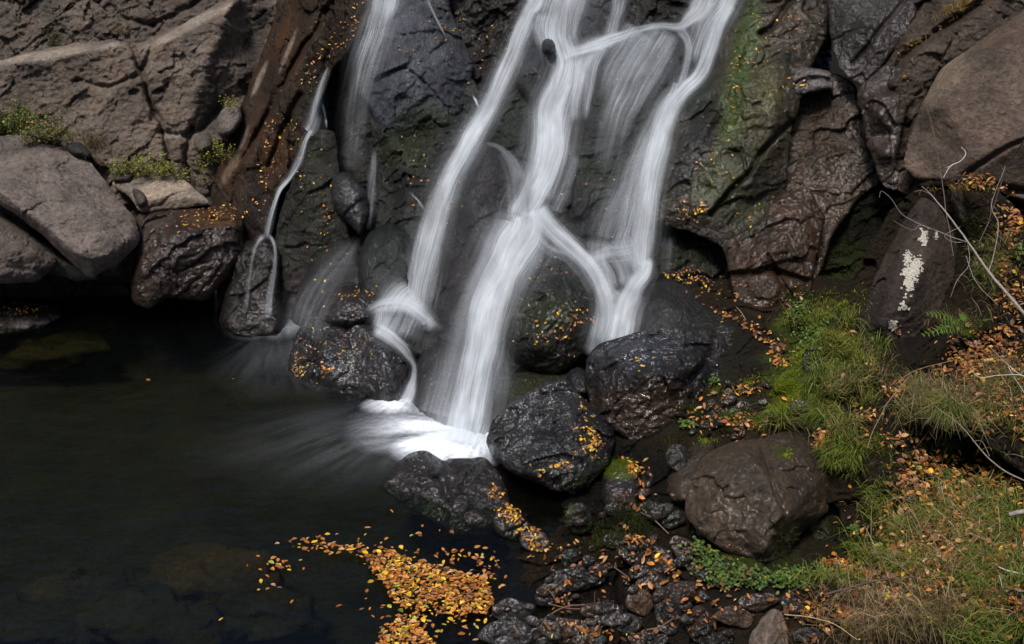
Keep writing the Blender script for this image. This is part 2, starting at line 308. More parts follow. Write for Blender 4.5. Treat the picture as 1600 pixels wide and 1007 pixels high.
TAN, PALE, BROWN, DARK, BLUE = (.20, .155, .125), (.42, .35, .29), (.085, .042, .017), (.022, .019, .017), (.062, .066, .078)
MOSSD, MOSS, MOSSB, RUST, GREY = (.028, .036, .012), (.05, .068, .012), (.12, .16, .012), (.10, .045, .015), (.075, .07, .068)
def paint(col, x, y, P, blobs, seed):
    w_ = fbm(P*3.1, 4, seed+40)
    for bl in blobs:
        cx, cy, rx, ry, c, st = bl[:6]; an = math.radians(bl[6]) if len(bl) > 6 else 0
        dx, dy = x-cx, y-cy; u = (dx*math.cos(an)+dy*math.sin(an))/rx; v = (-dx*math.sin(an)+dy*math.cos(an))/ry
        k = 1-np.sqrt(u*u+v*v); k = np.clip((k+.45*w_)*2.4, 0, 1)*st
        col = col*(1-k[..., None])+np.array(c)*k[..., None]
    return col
def mass(name, outline, inner=(), lines=(), mat='wet', col=DARK, wet=.8, blobs=(), wetblobs=(), grooves=(), rnd=14, back=.5, jg=2.5, amp=1., fa=1.7, sm=2, seed=1, zb=True, ck=.78, closed=True, aniso=None, bulge=0, strata=0, qs=1., label=None, cat=None, group=None, kind=None):
    """a rock with its own traced outline, its own depth at every control point, thickness and a back"""
    O = jag(outline, jg, seed); x0, x1 = O[:, 0].min(), O[:, 0].max(); y0, y1 = O[:, 1].min(), O[:, 1].max()
    i0 = max(0, int((x0-GX0)/STEP)-2); i1 = min(GW, int((x1-GX0)/STEP)+3); j0 = max(0, int((y0-GY0)/STEP)-2); j1 = min(GH, int((y1-GY0)/STEP)+3)
    x, y = np.meshgrid(GX0+STEP*np.arange(i0, i1), GY0+STEP*np.arange(j0, j1)); x = x.astype(np.float32); y = y.astype(np.float32)
    inside = inpoly(x, y, O); D, nx, ny = segdist(x, y, O)
    q = inside[:-1, :-1].astype(int)+inside[1:, :-1]+inside[:-1, 1:]+inside[1:, 1:]
    quad = q >= 3
    used = np.zeros(x.shape, bool); used[:-1, :-1] |= quad; used[1:, :-1] |= quad; used[:-1, 1:] |= quad; used[1:, 1:] |= quad
    cnt = np.zeros(x.shape, int); cnt[:-1, :-1] += quad; cnt[1:, :-1] += quad; cnt[:-1, 1:] += quad; cnt[1:, 1:] += quad
    bnd = used & (cnt < 4)
    T = tin(x, y, O[::3] if len(O) > 60 else O, inner, lines)
    if sm: T = blur(T, sm)
    Din = np.where(inside, D, 0); tm = float(np.mean([p[2] for p in outline])); pxm = tm/F
    if bulge: s = np.clip(Din/max(1., Din.max()), 0, 1); T = T-bulge*np.sqrt(1-(1-s)**2)
    if rnd:
        s = 1-np.clip(Din/rnd, 0, 1); T = T+rnd*pxm*(1-np.sqrt(np.clip(1-s*s, 0, 1)))*1.3
    P = unproj(x, y, T); Q = rot(P, .3+seed*.37 % 1, .4) if aniso is None else rot(P, *aniso[0])*np.array(aniso[1])
    Q = Q*qs
    Qw = Q*np.array([1., 1., 1.7])+.28*np.stack([fbm(Q*2.1+k*31, 3, seed+k) for k in range(3)], -1)
    c1, k1 = chips(Qw*1.7+seed*7.7, seed); c2, k2 = chips(Qw*5.2+seed*3, seed+11); c3, k3 = chips(Qw*13.+seed, seed+23)
    cmask = np.clip(fbm(Q*1.1+seed*5, 2, seed+70)*4-.4, 0, 1)
    rid = 1-np.abs(fbm(Q*np.array([5., 5., 9.]), 4, seed+5))*2
    c4, k4 = chips(Qw*31.+seed, seed+31)
    h = .07*fbm(Q*1.2+seed, 2, seed)+ck*(.085*c1-.05*cmask*np.exp(-(k1/.04)**2)+.036*c2+.016*c3+.006*c4)+fa*(.009*rid+.008*fbm(Q*17, 3, seed+6))
    if strata:
        a = Q[..., 2]*strata+.8*fbm(Q*1.5, 3, seed+9); h = h+.03*(np.abs((a % 1)-.5)*2)**2
    edge = np.clip(Din/6, 0, 1) if closed else 1
    T = T-h/qs*amp*(.25+.75*edge)
    for g, wd, dp in grooves:
        dd, _, _ = segdist(x+4*fbm(P*5, 2, 77), y+4*fbm(P*5+9, 2, 78), g, False)
        T = T+dp*np.exp(-(dd/wd)**2)
    xs = np.where(bnd, nx, x); ys = np.where(bnd, ny, y)
    P = unproj(xs, ys, T)
    C = np.broadcast_to(np.array(col), P.shape).copy(); C = paint(C, x, y, P, blobs, seed)
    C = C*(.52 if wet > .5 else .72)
    C = C*(1-.45*ck*cmask*np.exp(-(k1/.03)**2))[..., None]
    C = C*(1+.3*fbm(P*1.7, 3, seed+60))[..., None]
    Wt = np.full(x.shape, wet, np.float32); Wt = paint(Wt[..., None].repeat(3, -1), x, y, P, [(b[0], b[1], b[2], b[3], (b[4],)*3, 1)+tuple(b[5:]) for b in wetblobs], seed)[..., 0]
    idx = np.full(x.shape, -1); idx[used] = np.arange(used.sum()); nV = int(used.sum())
    jj, ii = np.nonzero(quad)
    Fq = np.stack([idx[jj, ii], idx[jj+1, ii], idx[jj+1, ii+1], idx[jj, ii+1]], -1)
    V = P[used]; CC = C[used]; WW = Wt[used]; faces = [Fq]
    # rim -> back
    E = {}
    def ed(a, b, m):
        for u_, v_ in zip(a[m], b[m]): E[(int(u_), int(v_))] = 1
    qp = np.pad(quad, 1)
    A_, B_, C_, D_ = Fq[:, 0], Fq[:, 1], Fq[:, 2], Fq[:, 3]
    ed(A_, B_, ~qp[jj+1, ii]); ed(B_, C_, ~qp[jj+2, ii+1]); ed(C_, D_, ~qp[jj+1, ii+2]); ed(D_, A_, ~qp[jj, ii+1])
    if back and E:
        ev = sorted({a for e in E for a in e}); mp_ = {a: nV+k for k, a in enumerate(ev)}
        base = V[ev]; cen = np.array([*unproj(O[:, 0].mean(), O[:, 1].mean(), tm+back)])
        ray = base-np.array([0, 0, CAM_H]); ray /= np.linalg.norm(ray, axis=1)[:, None]
        mid = base+ray*back*.45+(cen-base)*.04; far = base+ray*back+(cen-base)*(.45 if closed else .02)
        n1 = len(ev); V = np.concatenate([V, mid, far, cen[None]]); CC = np.concatenate([CC, CC[ev], CC[ev], CC[:1]]); WW = np.concatenate([WW, WW[ev], WW[ev], WW[:1]])
        s1 = [[b, a, mp_[a], mp_[b]] for a, b in E]; s2 = [[mp_[b], mp_[a], mp_[a]+n1, mp_[b]+n1] for a, b in E]; s3 = [[mp_[b]+n1, mp_[a]+n1, nV+2*n1] for a, b in E]
        faces += [np.array(s1), np.array(s2)]
        if closed: faces.append(np.array(s3))
    if zb: Z = ZB[j0:j1, i0:i1]; ZB[j0:j1, i0:i1] = np.where(used, np.minimum(Z, T), Z)
    o = mesh_obj(name, V, faces, M[mat], CC, WW, smooth=False)
    return tag(o, label, cat, group, kind)
S = dict(kind='structure', closed=False, rnd=4, jg=4)

# ================================================================== SETTING: the cliff
mass('cliff', [(-220,-240,12.6),(520,-240,12.3),(480,60,12.0),(420,160,11.9),(-220,230,11.8)], mat='dry', col=(.15,.12,.098), wet=.1, seed=2, amp=1.5,
     grooves=[([(150,-20),(190,30),(240,40)],4,.1),([(240,40),(300,10),(330,-20)],5,.1)], blobs=[(85,75,14,30,MOSSD,.8),(55,90,12,12,MOSSD,.7)], **S)
mass('cliff', [(-220,128,11.5),(-80,108,11.45),(0,94,11.45),(60,78,11.45),(120,68,11.5),(180,62,11.5),(215,70,11.5),(245,54,11.5),(290,36,11.5),(335,10,11.5),(370,-12,11.5),(400,-240,11.9),(500,-240,12),(450,0,11.7),(428,60,11.6),(400,140,11.5),(378,215,11.4),(350,290,11.4),(335,330,11.4),(335,520,11.4),(-220,520,11.3)],
     inner=[(100,250,11.1),(150,150,11.1),(0,300,11.1),(200,180,11.12),(395,60,11.65),(350,170,11.5),(380,0,11.6)],
     lines=[[(-220,140,11.12),(0,104,11.1),(60,90,11.1),(180,74,11.12),(215,84,11.15),(250,66,11.12),(300,44,11.12),(340,24,11.12),(368,2,11.15),(350,40,11.12),(325,100,11.08),(305,160,11.1),(292,215,11.15)]],
     mat='dry', col=TAN, wet=.1, seed=3, amp=.95, strata=1.2,
     grooves=[([(205,70),(222,110),(232,150),(252,190),(262,240),(272,300)],4,.16),([(120,128),(170,138),(215,120)],4,.07),([(290,215),(320,200),(345,160)],5,.1),([(250,205),(290,212),(300,200)],4,.1),([(300,300),(290,240),(300,200)],4,.1),([(240,60),(232,90),(225,110)],4,.1)],
     blobs=[(80,85,130,9,PALE,.85,-9),(300,38,90,9,PALE,.7,-27),(300,90,34,44,PALE,.35),(275,210,28,7,PALE,.5),(395,90,24,110,(.06,.05,.045),.8,12),(340,170,45,60,(.075,.062,.055),.7),(130,160,90,40,(.25,.2,.16),.5),(60,455,300,60,DARK,1),(250,440,100,110,DARK,1)], wetblobs=[(60,455,300,60,.7),(260,440,100,110,.7)], **S)  # top-lit edge painted pale; shade of right face and cavity painted dark
mass('cliff', [(455,-240,11.8),(690,-240,11.6),(620,-40,11.4),(600,0,11.3),(560,60,11.2),(520,112,11.1),(500,160,11.0),(470,235,10.95),(440,300,10.9),(422,350,10.85),(405,420,10.8),(385,510,10.8),(340,510,11.0),(338,340,11.1),(328,300,11.15),(345,250,11.2),(375,170,11.25),(402,100,11.35),(432,20,11.5)],
     inner=[(500,60,11.05),(440,170,10.95),(395,260,10.9),(380,330,10.9)], lines=[[(560,-100,11.2),(505,20,11.05),(450,140,10.95),(390,280,10.95)],[(470,20,11.3),(420,130,11.15),(360,260,11.05)]],
     mat='slab', col=(.042,.023,.012), wet=.45, seed=4, amp=.8, aniso=((.1,.42),(2.2,1,.5)),
     grooves=[([(520,0),(470,80),(430,150),(395,220)],5,.08),([(480,60),(440,140),(380,250)],3,.07),([(470,150),(440,210),(420,260)],5,.1)],
     blobs=[(452,75,4,42,PALE,.4,22),(405,125,4,34,PALE,.5,24),(360,265,9,38,(.22,.16,.11),.6,30),(382,215,4,26,PALE,.3,20),(520,60,50,90,(.03,.018,.01),.8,25),(480,170,40,80,(.025,.017,.009),.8,25),(400,330,40,90,(.02,.014,.01),.8),(430,250,24,60,RUST,.5,25),(450,40,14,50,RUST,.4,25)], wetblobs=[(360,250,25,70,.1),(440,80,30,90,.2,25)], **S)
# wall behind the falls
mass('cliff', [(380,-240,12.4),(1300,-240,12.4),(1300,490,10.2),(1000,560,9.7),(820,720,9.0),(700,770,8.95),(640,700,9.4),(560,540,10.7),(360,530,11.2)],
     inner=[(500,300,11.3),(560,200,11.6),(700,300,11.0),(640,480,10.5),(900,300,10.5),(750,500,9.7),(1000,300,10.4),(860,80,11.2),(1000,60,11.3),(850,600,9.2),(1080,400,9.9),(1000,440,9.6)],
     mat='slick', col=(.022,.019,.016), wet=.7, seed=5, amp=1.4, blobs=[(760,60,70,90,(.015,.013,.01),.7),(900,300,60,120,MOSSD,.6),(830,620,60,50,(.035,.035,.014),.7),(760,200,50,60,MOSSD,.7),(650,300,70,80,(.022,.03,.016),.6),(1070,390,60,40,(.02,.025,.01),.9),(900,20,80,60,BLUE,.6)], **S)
mass('cliff', [(480,204,10.95),(522,203,10.95),(530,260,10.9),(540,330,10.8),(552,400,10.8),(575,450,10.75),(520,520,10.7),(450,520,10.72),(425,460,10.75),(422,400,10.8),(438,335,10.85),(458,275,10.9)],
     inner=[(495,300,10.75),(490,400,10.7)], mat='slick', col=(.022,.021,.015), wet=.55, seed=6, amp=.6, blobs=[(500,330,40,110,(.028,.03,.014),.6),(470,450,26,40,(.05,.03,.03),.5)], **S)
mass('cliff', [(590,-240,11.7),(700,-240,11.7),(702,10,11.3),(722,60,11.2),(742,105,11.15),(730,150,11.05),(712,205,10.9),(660,215,10.85),(630,240,10.8),(600,215,10.85),(580,172,10.95),(556,140,11.0),(560,80,11.1),(580,20,11.2)],
     inner=[(640,60,10.95),(620,130,10.8),(680,110,10.9),(590,130,10.85),(650,-100,11.2)], lines=[[(570,100,10.95),(620,180,10.78),(690,190,10.82)]], mat='slick', col=BLUE, wet=.75, seed=7, amp=.9, sm=3, rnd=6, kind='structure', closed=False,
     blobs=[(670,200,80,44,MOSSD,.9),(645,70,50,90,(.13,.14,.165),.6)])  # lighter bluish blob paints skylight into the slab
mass('cliff', [(578,172,11.0),(620,195,10.95),(680,180,11.0),(735,120,11.1),(775,170,11.0),(790,230,10.85),(745,330,10.5),(715,400,10.2),(690,470,10.0),(640,500,10.1),(590,480,10.4),(560,440,10.6),(585,380,10.7),(590,300,10.8),(582,230,10.9)],
     inner=[(650,240,10.65),(700,220,10.7),(640,340,10.35),(690,300,10.4),(620,420,10.3),(660,400,10.1)], lines=[[(600,200,10.75),(640,290,10.5),(610,370,10.45)]],
     mat='slick', col=(.026,.028,.024), wet=.7, seed=8, amp=1.3, blobs=[(650,230,70,50,MOSSD,.8),(700,250,50,60,(.05,.052,.056),.5),(640,380,50,60,(.04,.045,.04),.6)], **S)
mass('cliff', [(735,330,10.5),(690,380,10.3),(640,400,10.2),(610,430,10.2),(620,470,10.1),(660,490,10.0),(700,480,9.9)], mat='slick', col=(.028,.03,.028), wet=.7, seed=31, amp=.9, bulge=.1, **S)
mass('cliff', [(812,82,11.0),(835,73,11.0),(857,84,11.0),(858,118,10.9),(848,150,10.8),(830,165,10.75),(812,150,10.8),(805,120,10.9),(804,98,11.0)], mat='slick', col=(.05,.052,.06), wet=.8, seed=9, amp=.4, bulge=.2, sm=3, kind='structure', rnd=12, blobs=[(830,135,20,25,DARK,.8)], back=.5)
mass('cliff', [(735,290,10.5),(745,235,10.6),(775,175,10.8),(800,140,10.9),(860,150,10.8),(845,260,10.45),(820,310,10.2),(780,280,10.4)], inner=[(800,210,10.55),(790,170,10.7)], mat='slick', col=(.024,.03,.022), wet=.7, seed=10, amp=1., **S)
mass('cliff', [(756,224,10.35),(785,232,10.3),(808,250,10.25),(822,290,10.05),(812,350,9.9),(790,420,9.7),(760,500,9.4),(720,560,9.2),(680,540,9.5),(668,450,9.9),(680,370,10.05),(700,300,10.2),(728,245,10.35)],
     inner=[(765,260,10.1),(745,330,9.85),(770,370,9.75),(720,420,9.65),(740,450,9.5)], lines=[[(765,240,10.15),(738,310,9.9),(712,400,9.7),(700,490,9.5)]], mat='slick', col=(.04,.038,.042), wet=.75, seed=11, amp=.7, sm=4, blobs=[(720,440,40,70,(.024,.02,.022),.8)], kind='structure', closed=False, rnd=7)
mass('cliff', [(915,120,11.0),(930,82,11.1),(965,62,11.1),(1010,46,11.1),(1055,42,11.0),(1082,60,10.9),(1085,110,10.7),(1060,170,10.5),(1050,260,10.3),(1030,360,10.0),(1010,440,9.8),(940,440,9.8),(880,400,9.8),(860,340,10.0),(880,250,10.3),(900,180,10.7)],
     inner=[(1000,90,10.75),(960,150,10.6),(1040,110,10.65),(1000,200,10.35),(930,250,10.2),(970,330,10.0),(910,340,9.95)], lines=[[(950,100,10.8),(1000,180,10.4),(1010,260,10.2)]], mat='slick', col=(.026,.027,.026), wet=.7, seed=12, amp=1.2, sm=3,
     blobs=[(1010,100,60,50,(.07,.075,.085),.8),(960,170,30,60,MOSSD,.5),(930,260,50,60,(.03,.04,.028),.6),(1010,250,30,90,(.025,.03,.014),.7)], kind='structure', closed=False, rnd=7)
mass('cliff', [(1062,130,10.5),(1080,75,10.7),(1110,40,10.8),(1115,80,10.7),(1085,140,10.5),(1065,150,10.45)], mat='slick', col=(.03,.035,.035), wet=.8, seed=13, amp=.6, **S)
# right hand cliff
mass('cliff', [(1155,-240,11.0),(1330,-240,10.9),(1290,60,10.3),(1262,115,10.1),(1238,200,9.95),(1225,310,9.8),(1245,400,9.6),(1262,470,9.4),(1200,485,9.4),(1150,450,9.5),(1130,388,9.6),(1085,365,9.75),(1030,352,9.85),(1014,330,9.9),(1024,250,10.1),(1050,180,10.3),(1085,130,10.5),(1112,65,10.7),(1140,5,10.8)],
     inner=[(1160,100,10.2),(1120,200,10.0),(1180,220,9.8),(1080,280,9.85),(1150,330,9.6),(1200,300,9.7),(1200,130,9.95)], lines=[[(1180,20,10.4),(1140,130,10.0),(1090,230,9.85),(1060,320,9.75)],[(1228,80,10.1),(1205,200,9.72),(1170,290,9.6)]],
     mat='wet', col=(.055,.045,.024), wet=.52, seed=14, amp=.9, grooves=[([(1238,190),(1205,220),(1180,250),(1165,275),(1140,300),(1110,335)],3.5,.12),([(1190,55),(1210,40),(1235,0)],4,.1),([(1165,275),(1160,240),(1140,235)],2.5,.06)],
     blobs=[(1155,110,26,150,(.07,.11,.015),.95,10),(1195,160,35,110,(.085,.08,.02),.8,5),(1120,280,50,70,(.06,.075,.014),.8,20),(1080,230,35,90,(.034,.036,.038),.7,15),(1090,130,30,90,(.03,.042,.03),.7,20),(1240,30,50,60,(.07,.045,.025),.7),(1180,350,60,40,(.08,.09,.025),.8,-30),(1145,170,10,60,MOSSB,.35,8),(1110,360,60,20,(.04,.025,.012),.7)], **S)
mass('cliff', [(1222,120,10.15),(1250,103,10.1),(1300,112,10.0),(1302,140,9.95),(1250,150,9.95),(1225,140,10.0)], mat='wet', col=(.13,.11,.10), wet=.75, seed=32, amp=.8, bulge=.05, **S)
mass('cliff', [(1235,200,10.2),(1262,128,10.3),(1302,112,10.2),(1338,130,10.1),(1352,200,10.0),(1378,285,9.8),(1340,310,9.8),(1300,370,9.6),(1265,470,9.3),(1215,470,9.4),(1215,330,9.8)],
     inner=[(1290,220,10.05),(1260,320,9.75),(1290,160,10.15)], mat='wet', col=(.058,.03,.012), wet=.6, seed=15, amp=.8, blobs=[(1290,200,50,80,(.045,.022,.009),.9),(1250,310,26,90,(.12,.06,.024),.6)], wetblobs=[(1290,200,50,80,.3)], **S)
mass('cliff', [(1132,380,9.5),(1180,350,9.45),(1225,300,9.55),(1262,290,9.55),(1290,340,9.4),(1270,420,9.2),(1262,478,9.1),(1200,500,9.0),(1150,475,9.15),(1140,430,9.3)], inner=[(1200,400,9.1),(1240,350,9.25)], mat='wet', col=BROWN, wet=.8, seed=16, amp=1.,
     grooves=[([(1140,430),(1200,420),(1260,440)],4,.12),([(1200,400),(1240,470)],3,.08)], blobs=[(1160,350,50,30,(.04,.045,.018),.7)], **S)
mass('cliff', [(1290,-240,10.5),(1480,-240,10.2),(1450,-20,9.9),(1420,50,9.75),(1380,100,9.7),(1345,138,9.75),(1312,112,9.9),(1295,60,10.0)], inner=[(1360,40,9.75)], mat='wet', col=(.04,.03,.025), wet=.55, seed=17, amp=.6, grooves=[([(1330,100),(1400,20),(1440,-40)],3,.05)], aniso=((.1,.75),(1,1,.45)), **S)
mass('cliff', [(1338,140,9.75),(1385,100,9.65),(1420,110,9.5),(1416,180,9.45),(1400,240,9.4),(1405,300,9.35),(1378,292,9.45),(1352,215,9.65)], inner=[(1375,180,9.35),(1385,240,9.3)], mat='wet', col=(.07,.048,.034), wet=.7, seed=18, amp=.8, **S)
mass('cliff', [(1400,300,9.6),(1385,200,9.9),(1345,150,10.2),(1330,60,10.4),(1380,-60,10.4),(1440,-100,10.2),(1500,-240,10),(1810,-240,9.8),(1810,90,9.4),(1600,120,9.3),(1450,310,9.5)], inner=[(1440,110,9.4),(1430,200,9.45),(1530,30,9.35)], lines=[[(1395,130,9.5),(1430,80,9.45),(1480,40,9.45),(1545,-5,9.45)]], mat='dry', col=(.08,.058,.044), wet=.4, seed=19, amp=1.,
     grooves=[([(1385,120),(1430,75),(1480,40),(1550,-8)],6,.14),([(1440,170),(1470,110),(1540,70)],3,.06)], **S)
mass('cliff', [(1412,262,9.25),(1418,220,9.3),(1440,160,9.35),(1470,108,9.35),(1510,78,9.3),(1560,44,9.25),(1620,0,9.2),(1810,-80,9),(1810,380,8.2),(1660,350,8.7),(1600,320,8.8),(1550,290,8.9),(1490,288,9.0),(1430,280,9.2)], inner=[(1480,170,8.95),(1540,120,8.8),(1600,220,8.55),(1520,250,8.8)], lines=[[(1450,170,9.1),(1500,100,9.0),(1570,70,8.8),(1700,20,8.6)]],
     mat='dry', col=(.17,.125,.095), wet=.15, seed=20, ck=.2, fa=.8, amp=.5, grooves=[([(1510,275),(1560,240),(1640,200)],4,.06),([(1520,290),(1600,300)],5,.1)], blobs=[(1470,130,28,60,(.30,.235,.17),.6,35),(1590,230,60,50,(.12,.085,.07),.6),(1560,60,60,20,(.11,.08,.06),.7,-30)], kind='structure', closed=False, rnd=8)
mass('cliff', [(1180,470,9.7),(1230,430,9.8),(1300,360,9.9),(1340,290,10),(1420,250,9.9),(1500,270,9.6),(1640,300,9.3),(1640,450,9),(1400,560,9),(1200,540,9.4)], mat='earth', col=(.013,.013,.006), wet=.1, seed=21, amp=1.6, blobs=[(1310,410,60,40,MOSSD,.8),(1350,340,60,30,(.012,.01,.008),.9)], **S)
WALLZ = ZB.copy()

# upper cliff above the picture: it stands in the pool's reflection
def big_cliff():
    n, k = 90, 50
    u, v = np.meshgrid(np.linspace(-1, 1, n), np.linspace(0, 1, k))
    X = u*17; Z = 1.+v*8; Y = 12.4+v*5-np.clip(np.abs(u)-.35, 0, 1)*9+.4*np.sin(u*9)
    P = np.stack([X, Y, Z], -1); c, kk = chips(P*.6, 5); P[..., 1] -= .9*c+.5*fbm(P*.8, 4, 3)
    idx = np.arange(n*k).reshape(k, n); Fq = np.stack([idx[:-1, :-1], idx[:-1, 1:], idx[1:, 1:], idx[1:, :-1]], -1).reshape(-1, 4)
    V = P.reshape(-1, 3); keep = np.ones(len(Fq), bool); cx, cy, ct = proj(V[Fq].mean(1)); Vm = V[Fq].mean(1)
    m = (cx > -200) & (cx < 1800) & (cy > -235)           # the detailed cliff takes over here
    o = mesh_obj('cliff', V, Fq[~m], M['wet'], np.broadcast_to(np.array((.05, .042, .036)), V.shape), .4)
    tag(o, kind='structure')
big_cliff()
def sky_blocker():  # added unseen slope behind the camera, cutting off low sky light
    n, k = 140, 40
    a, v = np.meshgrid(np.linspace(math.radians(150), math.radians(390), n), np.linspace(0, 1, k)); r = 15+v*13
    P = np.stack([np.cos(a)*r*1.1, np.sin(a)*r-2, -1+v*15+0*a], -1); P += (1.6*fbm(P*.35, 4, 6))[..., None]*np.array([1, 1, .6])
    idx = np.arange(n*k).reshape(k, n); Fq = np.stack([idx[:-1, :-1], idx[1:, :-1], idx[1:, 1:], idx[:-1, 1:]], -1).reshape(-1, 4)
    tag(mesh_obj('unseen_sky_blocker', P.reshape(-1, 3), Fq, M['earth'], np.tile(np.array((.03, .035, .014)), (n*k, 1)), .1), kind='structure')
sky_blocker()

# ------------------------------------------------------------------ ground: right bank, shore and pool bed
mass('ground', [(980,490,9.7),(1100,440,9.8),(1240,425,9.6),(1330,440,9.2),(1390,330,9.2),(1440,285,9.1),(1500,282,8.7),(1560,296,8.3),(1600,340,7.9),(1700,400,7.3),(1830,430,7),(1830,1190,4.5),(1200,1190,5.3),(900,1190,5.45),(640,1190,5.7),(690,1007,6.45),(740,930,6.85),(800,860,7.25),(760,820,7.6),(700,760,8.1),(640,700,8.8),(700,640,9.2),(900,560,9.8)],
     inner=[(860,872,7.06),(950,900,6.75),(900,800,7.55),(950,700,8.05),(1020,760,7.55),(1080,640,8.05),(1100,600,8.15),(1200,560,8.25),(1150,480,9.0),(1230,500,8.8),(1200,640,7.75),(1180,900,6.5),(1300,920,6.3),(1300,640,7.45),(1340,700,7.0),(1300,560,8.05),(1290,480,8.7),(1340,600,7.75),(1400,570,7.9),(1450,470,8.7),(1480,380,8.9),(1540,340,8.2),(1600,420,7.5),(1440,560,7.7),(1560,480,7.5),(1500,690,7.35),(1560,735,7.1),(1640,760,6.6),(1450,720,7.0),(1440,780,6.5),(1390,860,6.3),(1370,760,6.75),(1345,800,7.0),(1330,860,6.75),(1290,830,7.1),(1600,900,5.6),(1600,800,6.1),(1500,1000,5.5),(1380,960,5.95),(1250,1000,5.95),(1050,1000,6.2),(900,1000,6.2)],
     mat='earth', col=(.026,.018,.010), wet=.15, seed=22, amp=1.2, sm=3, blobs=[(1280,560,90,90,MOSS,.8),(1240,600,50,70,MOSSB,.55,-30),(1250,520,50,40,MOSS,.7),(1330,840,60,50,(.018,.015,.008),.9),(1540,720,90,40,(.02,.013,.008),.9),(940,750,190,110,(.008,.007,.005),1),(1000,930,200,100,(.014,.010,.007),.95),(1180,880,90,30,MOSS,.7),(1500,860,150,160,(.06,.05,.014),.7),(1110,560,80,50,(.02,.02,.012),.8)],  # near-black blobs put the shade of gully and hollows into the ground colour
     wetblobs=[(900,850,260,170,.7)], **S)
bx, by = np.meshgrid(np.linspace(-9, 2.5, 160), np.linspace(1.5, 12.5, 150))
bz = -.75+.12*fbm(np.stack([bx, by, bx*0], -1)*1.3, 4, 8)+.3*np.exp(-((bx+1)/2.5)**2-((by-4.3)/1.3)**2)+.15*np.clip((5-by)/2,0,1)
idx = np.arange(bx.size).reshape(bx.shape); Fq = np.stack([idx[:-1, :-1], idx[:-1, 1:], idx[1:, 1:], idx[1:, :-1]], -1).reshape(-1, 4)
tag(mesh_obj('pool_bed', np.stack([bx, by, bz], -1).reshape(-1, 3), Fq, M['earth'], np.tile(np.array((.024, .024, .013)), (bx.size, 1)), .1), kind='structure')

# ================================================================== BOULDERS (each a thing)
def W(y): return tw(y)
B = dict(closed=True)
mass('boulder', [(-120,225,11.0),(0,212,10.95),(45,212,10.95),(100,232,10.95),(140,250,10.9),(158,275,10.8),(185,312,10.65),(214,345,10.5),(219,378,10.4),(190,410,10.3),(142,438,10.25),(112,412,10.2),(60,362,10.15),(0,318,10.1),(-120,260,10.1)],
     inner=[(120,400,10.0),(180,395,10.1)], lines=[[(-120,250,10.25),(0,300,9.98),(60,345,9.93),(120,398,9.93),(150,405,9.98),(200,375,10.2)],[(60,230,10.75),(120,290,10.45),(150,340,10.2),(160,370,10.05)]],
     mat='dry', col=(.215,.175,.155), wet=.12, seed=40, amp=.55, rnd=9, back=1.2, strata=0, grooves=[([(20,225),(90,260),(140,300)],3,.02)],
     blobs=[(60,300,70,40,(.25,.2,.18),.5)], label='largest dry grey-brown boulder with a broad sloping top above the pool', cat='boulder')
mass('boulder', [(-120,300,10.5),(0,332,10.4),(40,362,10.35),(85,400,10.3),(92,412,10.3),(60,440,10.2),(0,444,10.15),(-120,440,10.1)], inner=[(10,400,10.0),(50,405,10.1)], lines=[[(-120,345,10.1),(0,370,10.05),(50,400,10.1)]],
     mat='dry', col=(.16,.13,.115), wet=.15, seed=41, amp=.7, back=.9, label='dry brown boulder half hidden beneath the largest grey-brown boulder', cat='boulder')
mass('rock', [(0,328,10.6),(30,345,10.5),(70,380,10.4),(100,405,10.4),(160,436,10.4),(120,440,10.5),(60,420,10.6),(0,360,10.7)], mat='wet', col=(.05,.055,.04), wet=.4, seed=42, amp=.4, back=.4, label='thin dark slab wedged between the two dry brown boulders', cat='rock')
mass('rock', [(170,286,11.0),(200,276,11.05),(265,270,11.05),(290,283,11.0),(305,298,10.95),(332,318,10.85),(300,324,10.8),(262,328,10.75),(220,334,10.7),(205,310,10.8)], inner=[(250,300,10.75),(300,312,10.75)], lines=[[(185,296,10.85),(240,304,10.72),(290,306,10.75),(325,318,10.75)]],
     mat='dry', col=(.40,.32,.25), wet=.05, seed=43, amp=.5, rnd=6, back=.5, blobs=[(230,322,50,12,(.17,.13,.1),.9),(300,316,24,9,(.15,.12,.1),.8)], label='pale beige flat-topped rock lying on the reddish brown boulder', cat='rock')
mass('boulder', [(208,345,10.75),(222,330,10.8),(270,322,10.9),(330,320,10.95),(362,322,10.95),(380,342,10.8),(380,395,10.6),(352,440,10.5),(320,472,10.5),(262,464,10.45),(232,485,10.45),(207,474,10.4),(203,440,10.4),(215,400,10.4),(205,370,10.6)],
     inner=[(300,380,10.3),(250,440,10.3),(340,410,10.4)], lines=[[(215,385,10.5),(255,368,10.4),(300,358,10.4),(370,352,10.6)],[(255,368,10.4),(240,420,10.3),(240,460,10.35)]],
     mat='wet', col=(.06,.034,.022), wet=.8, seed=44, qs=1.5, amp=1.45*1., back=.8, blobs=[(330,338,55,17,(.13,.065,.03),.8),(240,350,35,20,(.12,.085,.065),.7)], wetblobs=[(300,338,90,20,.3)], label='wet reddish brown boulder with fallen leaves on top beside the left trickle', cat='boulder')
mass('rock', [(-120,466,10.9),(0,470,10.9),(60,474,10.9),(92,482,10.8),(100,496,10.7),(70,514,10.5),(0,528,10.4),(-120,550,10.3)], inner=[(40,490,10.65),(-20,500,10.6)], mat='wet', col=(.035,.026,.02), wet=.7, seed=45, amp=.5, back=.6, label='low dark rock strewn with tiny yellow leaves at the far left waterline', cat='rock')
